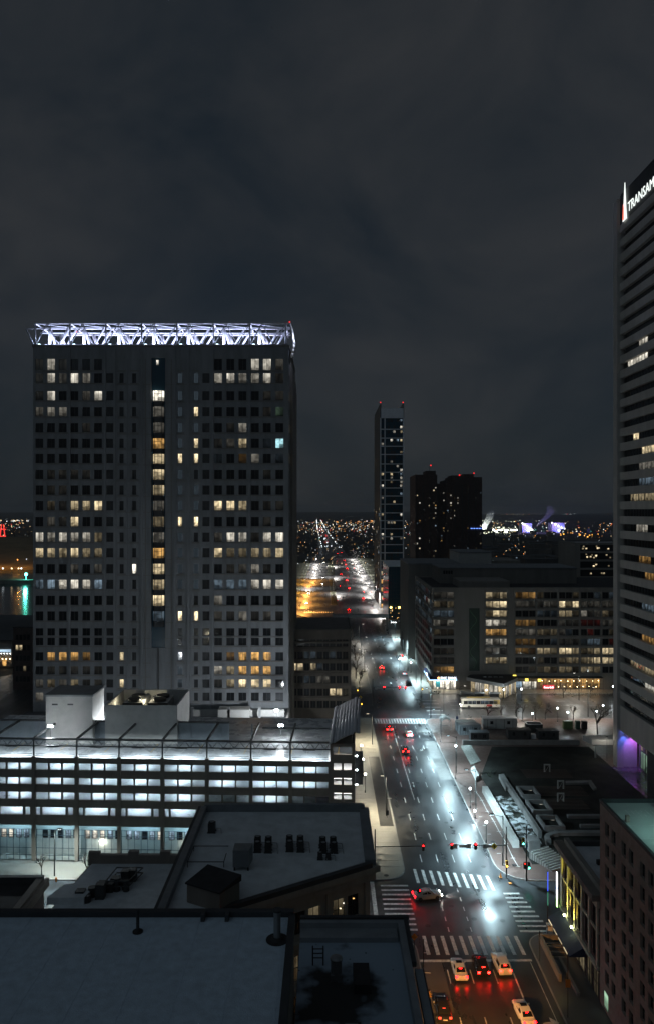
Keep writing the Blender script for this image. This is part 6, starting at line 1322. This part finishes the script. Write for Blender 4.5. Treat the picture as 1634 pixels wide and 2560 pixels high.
# ================================================================== vehicles
tail_e = E('tail_light', (1., .002, .004), 40); head_e = E('head_light', (1., .96, .85), 60); far_tail = E('tail_light_far', (1., .004, .004), 30, False); dim_tail = E('tail_light_dim', (1., .04, .02), 3.5, False); tail_hot = E('brake_light', (1., .006, .004), 55)
car_glass = plain('car_glass', (.015, .017, .02), .05)
WHEEL = {}
def car(lab, x, y, rz, paintm, kind='sedan', tails=tail_e, heads=None, grp='cars on the main street', Ls=1.):
    t = thing('car', lab, 'car', (x, y, .0), rz, grp)
    if kind == 'sedan':
        Lh = 2.3*Ls; st_ = [(-2.3, .78, .34, .70), (-2.22, .86, .26, .92), (-1.5, .90, .22, .98), (0, .91, .2, .96), (.95, .90, .2, .93), (1.7, .87, .22, .82), (2.2, .80, .26, .68), (2.32, .68, .34, .56)]
        gh = [(-1.75, .74, .70, .97, .99), (-1.05, .78, .58, .97, 1.40), (-.2, .79, .60, .96, 1.46), (.45, .79, .57, .95, 1.38), (1.15, .78, .72, .93, .95)]
    else:
        st_ = [(-2.25, .80, .40, .9), (-2.2, .90, .32, 1.08), (-1.5, .94, .28, 1.1), (0, .95, .26, 1.08), (.95, .93, .26, 1.04), (1.7, .90, .28, .96), (2.15, .84, .32, .82), (2.28, .72, .42, .66)]
        gh = [(-2.14, .76, .72, 1.08, 1.12), (-1.8, .80, .62, 1.09, 1.62), (-.3, .82, .64, 1.07, 1.70), (.4, .82, .60, 1.05, 1.58), (1.1, .8, .74, 1.03, 1.05)]
    def ring(yy, hw, z0, z1): c = min(.14, (z1-z0)*.3); return [(-hw+c*.6, yy, z0), (hw-c*.6, yy, z0), (hw, yy, z0+c), (hw, yy, z1-c), (hw-c, yy, z1), (-hw+c, yy, z1), (-hw, yy, z1-c), (-hw, yy, z0+c)]
    MB().loft([ring(*s) for s in st_]).build('body', paintm, t, False, smooth=False)
    def g(s): return [(-s[1], s[0], s[3]), (s[1], s[0], s[3]), (s[2], s[0], s[4]), (-s[2], s[0], s[4])]
    MB().loft([g(s) for s in gh]).build('cabin', paintm, t, False)
    def pane(name, pts): MB().poly(pts).build(name, car_glass, t, False)
    def lerp(a, b, f): return tuple(a[i]+(b[i]-a[i])*f for i in range(3))
    def top(i, s, dz=.02): return (s*gh[i][2], gh[i][0], gh[i][4]+dz)
    def bot(i, s, dz=.02): return (s*gh[i][1], gh[i][0], gh[i][3]+dz)
    # rear and front screens lie on the sloping ends, side glass on the flanks
    for nm, lo_, hi in (('rear_window', 0, 1), ('windshield', 4, 3)):
        sgn = -1 if lo_ == 0 else 1
        a, b_, c, d_ = (-gh[lo_][2]+.06, gh[lo_][0], gh[lo_][4]), (gh[lo_][2]-.06, gh[lo_][0], gh[lo_][4]), (gh[hi][2]-.05, gh[hi][0], gh[hi][4]), (-gh[hi][2]+.05, gh[hi][0], gh[hi][4])
        q = [lerp(a, d_, .12), lerp(b_, c, .12), lerp(b_, c, .9), lerp(a, d_, .9)]; pane(nm, [(p[0], p[1]+sgn*.015, p[2]+.02) for p in q])
    for s in (-1, 1):
        for i0, i1 in ((1, 2), (2, 3)):
            q = [(s*(gh[i0][1]+.012-.02), gh[i0][0]+.06, gh[i0][3]+.05), (s*(gh[i1][1]+.012-.02), gh[i1][0]-.04, gh[i1][3]+.05), (s*(gh[i1][2]+.03), gh[i1][0]-.04, gh[i1][4]-.09), (s*(gh[i0][2]+.03), gh[i0][0]+.06, gh[i0][4]-.09)]; pane('side_window', q)
        MB().box(s*.92-.09, s*.92+.09, .72, .86, .92 if kind == 'sedan' else 1.05, 1.06 if kind == 'sedan' else 1.2).build('mirror', paintm, t, False)
        for yy in (-1.42, 1.42):
            w = MB().tube((s*.72, yy, .33), (s*.93, yy, .33), .33, 16).build('wheel', rubber, t, False); MB().tube((s*.92, yy, .33), (s*.945, yy, .33), .2, 12).build('rim', chrome, w, False)
        zt = .78 if kind == 'sedan' else .92
        if tails: MB().box(s*.66-.16, s*.66+.16, -2.335 if kind == 'sedan' else -2.29, -2.22, zt-.10, zt+.10).build('taillight', tails, t, False)
        MB().box(s*.6-.17, s*.6+.17, 2.16, 2.31, .56 if kind == 'sedan' else .68, .68 if kind == 'sedan' else .80).build('headlight', heads or chrome, t, False)
    if heads is head_e:
        l_ = light('beam', (0, 2.45, .62), 900, (1., .95, .85), .1, t, False, 70); l_.rotation_euler = (R(78), 0, 0)
    MB().box(-.26, .26, -2.36 if kind == 'sedan' else -2.3, -2.3, .5, .62).build('number_plate', white_s, t, False)
    if tails: MB().box(-.18, .18, gh[1][0]-.22, gh[1][0]-.17, gh[1][4]-.12, gh[1][4]-.07).build('brake_lamp', tails, t, False)
    if kind == 'sedan' and 'white' in lab: MB().box(-.4, .4, -.25, .35, 1.455, 1.475).build('sunroof', car_glass, t, False)
    return t
def cp(name, c, r=.25): return M(name, c, r, 0., var=.06, scale=2.)
white_c = cp('white_car_paint', (.72, .72, .70)); black_c = cp('black_car_paint', (.02, .02, .022), .15); silver_c = cp('silver_car_paint', (.45, .46, .47), .2); dark_c = cp('charcoal_car_paint', (.06, .06, .065), .2); taxi_c = cp('cream_car_paint', (.6, .58, .5))
car('white saloon with sunroof waiting in left lane', 18.0, 101.2, 0, white_c, 'sedan', tail_e)
car('black estate car waiting between the two white cars', 21.1, 101.9, 0, black_c, 'suv', tail_hot)
car('white SUV stopped at the line in the right lane', 24.0, 102.3, R(3), white_c, 'suv', tail_hot)
car('black car parked at near left kerb beside a person', 14.5, 93.2, 0, black_c, 'sedan', dim_tail)
car('white saloon rolling up from the bottom edge', 24.5, 92.4, R(4), white_c, 'sedan', tail_e)
car('silver saloon turning across the near junction', 16.3, 120.7, R(-80), silver_c, 'sedan', tail_e, head_e)
car('dark car with bright red tail lights nearest ladder crossing', 17.9, 214, 0, dark_c, 'sedan', tail_hot)
car('white car behind the ladder crossing in middle lane', 23.0, 208.4, 0, white_c, 'sedan', tail_e)
car('dark SUV braking in the middle of the block', 20.3, 194, 0, dark_c, 'suv', tail_hot)
car('small pale car heading off past second junction', 21.9, 298, 0, taxi_c, 'sedan', tail_e)
car('pale car parked at the far right kerb', 29.8, 287, 0, silver_c, 'sedan', dim_tail)
car('black car parked at far right kerb near the bank', 29.6, 270, 0, black_c, 'suv', None)
rr = random.Random(6)
for k in range(16):
    y = 470+k*34+rr.uniform(-6, 6); away = k % 2 == 0; xx = rr.choice((14, 18, 22, 26)) if away else rr.choice((-14, -9, -4))
    c = car('%s distant car %s the far avenue' % ((lo+['twelfth', 'thirteenth', 'fourteenth', 'fifteenth', 'sixteenth'])[k], 'leaving on' if away else 'coming up'), xx, y, 0 if away else R(180), rr.choice((white_c, black_c, silver_c)), 'sedan', far_tail if away else dim_tail, None if away else E('head_light_far', (1., .97, .9), 60, False), 'cars on the far avenue')
# bus
bs = thing('city_bus', 'long white city bus with dark window band and red panel', 'bus', (49.2, 238.5, 0))
bw = cp('bus_white', (.62, .60, .54)); x0, x1, y0, y1 = 43.0, 55.4, 237.2, 239.8
def bring(x, dz): return [(x, y0+.05, .38), (x, y1-.05, .38), (x, y1, .6), (x, y1, 2.75-dz), (x, y1-.35, 3.1-dz), (x, y0+.35, 3.1-dz), (x, y0, 2.75-dz), (x, y0, .6)]
MB().loft([bring(x0, .35), bring(x0+.35, .08), bring(x0+.9, 0), bring(x1-.5, 0), bring(x1, .2)]).build('body', bw, bs)
for k in range(8): box('side_window', x0+.75+k*1.35, x0+2.02+k*1.35, y0-.03, y0-.005, 1.35, 2.45, lit('b', .07) if k % 3 else car_glass, bs)
box('windshield', x0-.03, x0-.005, y0+.2, y1-.2, 1.3, 2.5, car_glass, bs); box('roof_fairing', x0+2, x1-3, y0+.9, y1-.5, 3.1, 3.35, plain('bus_gold', (.5, .38, .14), .4), bs); box('red_panel', x1-4.4, x1-2.6, y0-.035, y0-.006, .62, 1.25, plain('bus_red', (.45, .04, .04), .4), bs); box('rear_panel', x1-2.1, x1-.1, y0-.03, y0-.006, 1.3, 2.7, plain('bus_gold', (.5, .38, .14), .4), bs)
for x in (x0+2.4, x1-3.0): w = MB().tube((x, y0-.04, .48), (x, y0+.3, .48), .48, 18).build('wheel', rubber, bs); MB().tube((x, y0-.06, .48), (x, y0-.03, .48), .26, 14).build('rim', chrome, w)
for y in (y0+.45, y1-.45): MB().box(x0-.06, x0+.1, y-.2, y+.2, .7, .95).build('headlight', head_e, bs)
box('destination_sign', x0-.02, x0+.2, y0+.5, y1-.5, 2.56, 2.74, lit('o', .8), bs)
for k, (a, c) in enumerate(((1185, 1211), (1222, 1249))):
    xa, xb = ax_at(a, 246), ax_at(c, 246); t = thing('bus_stop_roof', ['left', 'right'][k]+' white bus stop roof behind the bus', 'bus shelter', ((xa+xb)/2, 246, .0)); box('roof', xa, xb, 245.2, 247.2, 2.7, 2.85, white_p, t)
    for x in (xa+.2, xb-.2): box('post', x-.05, x+.05, 247, 247.1, 0, 2.7, steel_d, t)
    box('back_panel', xa+.3, xb-.3, 247.02, 247.06, .3, 2.4, glass_g, t)

# ================================================================== bare trees
def tree(lab, x, y, h, seed, grp='bare trees', spread=1., z=.13):
    r_ = random.Random(seed); t = thing('bare_tree', lab, 'tree', (x, y, z), 0, grp); tr_ = MB(); br = MB(); bark = M('bark', (.045, .038, .032), .9, var=.3)
    def grow(p, d, ln, r, lev):
        if lev > 4: return
        q = p+d*ln; (tr_ if lev == 0 else br).tube(tuple(p), tuple(q), r, 6 if lev < 2 else 4, r2=r*.68, cap=False)
        n = 3 if lev < 3 else 2
        for k in range(n+(lev == 0)):
            a = r_.uniform(0, 6.28); tilt = r_.uniform(.3, .85)*spread; u = d.orthogonal().normalized(); w = d.cross(u)
            nd = (d*math.cos(tilt)+(u*math.cos(a)+w*math.sin(a))*math.sin(tilt)); nd.z += .12; nd.normalize()
            grow(p+d*ln*r_.uniform(.7, 1.), nd, ln*r_.uniform(.58, .8), r*.6, lev+1)
    grow(Vector((x, y, z)), Vector((r_.uniform(-.05, .05), r_.uniform(-.05, .05), 1)).normalized(), h*.32, h*.018+.03, 0)
    tr_.build('trunk', bark, t); br.build('branches', bark, t)
tree('big bare tree in the plaza beside white canopy', 76.3, 209, 11, 1, spread=1.15)
names = ['first', 'second', 'third', 'fourth', 'fifth', 'sixth', 'seventh']
for k, x in enumerate((48.5, 52.7, 56.8, 59, 63, 66, 74.5)): tree('%s small bare tree from left along the bus street' % names[k], x, 224, 6.2+rr.uniform(-.8, 1.2), 20+k)
for k in range(8): tree('%s bare street tree behind brown office block' % (lo[k]), 11.6+rr.uniform(-1, 1), 262+k*17, 9.5+rr.uniform(-1, 2), 40+k, 'bare trees of the far left pavement')
for k, (px, py) in enumerate(((105, 2190), (218, 2190))): tree('%s thin young tree before the garage' % ['left', 'right'][k], *G(px, py), 4.6, 60+k, 'young trees before the garage', .8)
for k in range(6): tree('%s bare tree on the far avenue median' % lo[k], 5+rr.uniform(-1, 1), 510+k*38, 9, 70+k, 'bare trees of the avenue median')
for k in range(3): tree('%s bare tree along the restaurant terrace' % names[k], 80+k*9, 250.5, 6.5, 80+k)

# ================================================================== person by the parked black car
def person(lab, x, y, rz):
    t = thing('person', lab, 'person', (x, y, .13), rz)
    V = [(0, 0, .95), (0, .0, 1.15), (0, .01, 1.38), (0, .02, 1.50), (0, .04, 1.60), (0, .05, 1.70),
         (.10, 0, .9), (.12, .05, .50), (.12, -.02, .08), (.13, .12, .04), (-.10, 0, .9), (-.12, -.03, .50), (-.12, -.12, .08), (-.13, .02, .04),
         (.19, 0, 1.40), (.25, .04, 1.14), (.22, .22, 1.0), (.20, .30, .98), (-.19, 0, 1.40), (-.25, .06, 1.14), (-.20, .26, 1.04), (-.18, .34, 1.04)]
    Ed = [(0,1),(1,2),(2,3),(3,4),(4,5),(0,6),(6,7),(7,8),(8,9),(0,10),(10,11),(11,12),(12,13),(2,14),(14,15),(15,16),(16,17),(2,18),(18,19),(19,20),(20,21)]
    rad = [.16,.155,.165,.06,.085,.08,.095,.07,.05,.045,.095,.07,.05,.045,.075,.055,.042,.03,.075,.055,.042,.03]
    me = bpy.data.meshes.new('body'); me.from_pydata(V, Ed, []); o = bpy.data.objects.new('tmp', me); COL.objects.link(o)
    s = o.modifiers.new('s', 'SKIN'); 
    for i, sv in enumerate(me.skin_vertices[0].data): sv.radius = (rad[i]*(1.15 if i in (1, 2) else 1), rad[i]*(.8 if i in (0, 1, 2) else 1)); sv.use_root = i == 0
    o.modifiers.new('d', 'SUBSURF').levels = 1
    bpy.context.view_layer.update(); m2 = bpy.data.meshes.new_from_object(o.evaluated_get(bpy.context.evaluated_depsgraph_get())); bpy.data.objects.remove(o)
    m2.materials.clear()
    for m in (plain('ochre_coat', (.42, .26, .08), .8), plain('dark_trousers', (.03, .03, .035), .8), plain('skin', (.45, .28, .2), .6), rubber): m2.materials.append(m)
    for p in m2.polygons:
        c = p.center; p.material_index = 2 if c.z > 1.49 or (c.y > .27 and c.z > .9) else 0 if c.z > .84 else 1 if c.z > .1 else 3; p.use_smooth = True
    put('body', m2, t, False)
    MB().ball((0, .02, 1.70), .115, nu=12, nv=8, sz=.95).build('hair', plain('dark_hair', (.02, .015, .012), .8), t, False, smooth=True)
person('person in an ochre coat standing beside the parked black car', 13.05, 94.6, R(-90))
# wisp of steam from a manhole in the junction
steam('steam', 'thin steam drifting over the near junction', [(23.6, 120.6, .1, .25), (24.0, 120.8, .7, .7), (25.0, 121.0, 1.3, 1.2), (26.6, 121.2, 1.7, 1.3), (28.0, 121.5, 2.0, .8), (28.6, 121.5, 2.1, .2)], .03, 4)

# ================================================================== night air
hz_m = bpy.data.materials.new('haze'); hz_m.use_nodes = True; hn = hz_m.node_tree; hn.nodes.clear(); ho_ = hn.nodes.new('ShaderNodeOutputMaterial'); hv = hn.nodes.new('ShaderNodeVolumePrincipled')
hv.inputs['Color'].default_value = (.9, .93, .96, 1); hv.inputs['Density'].default_value = 9e-5; hv.inputs['Anisotropy'].default_value = .3; hn.links.new(hv.outputs[0], ho_.inputs['Volume'])
o = MB().box(-9500, 9500, -320, 14500, -1.35, 160).build('haze', hz_m); o['kind'] = 'stuff'; o['label'] = 'thin night haze over the city'
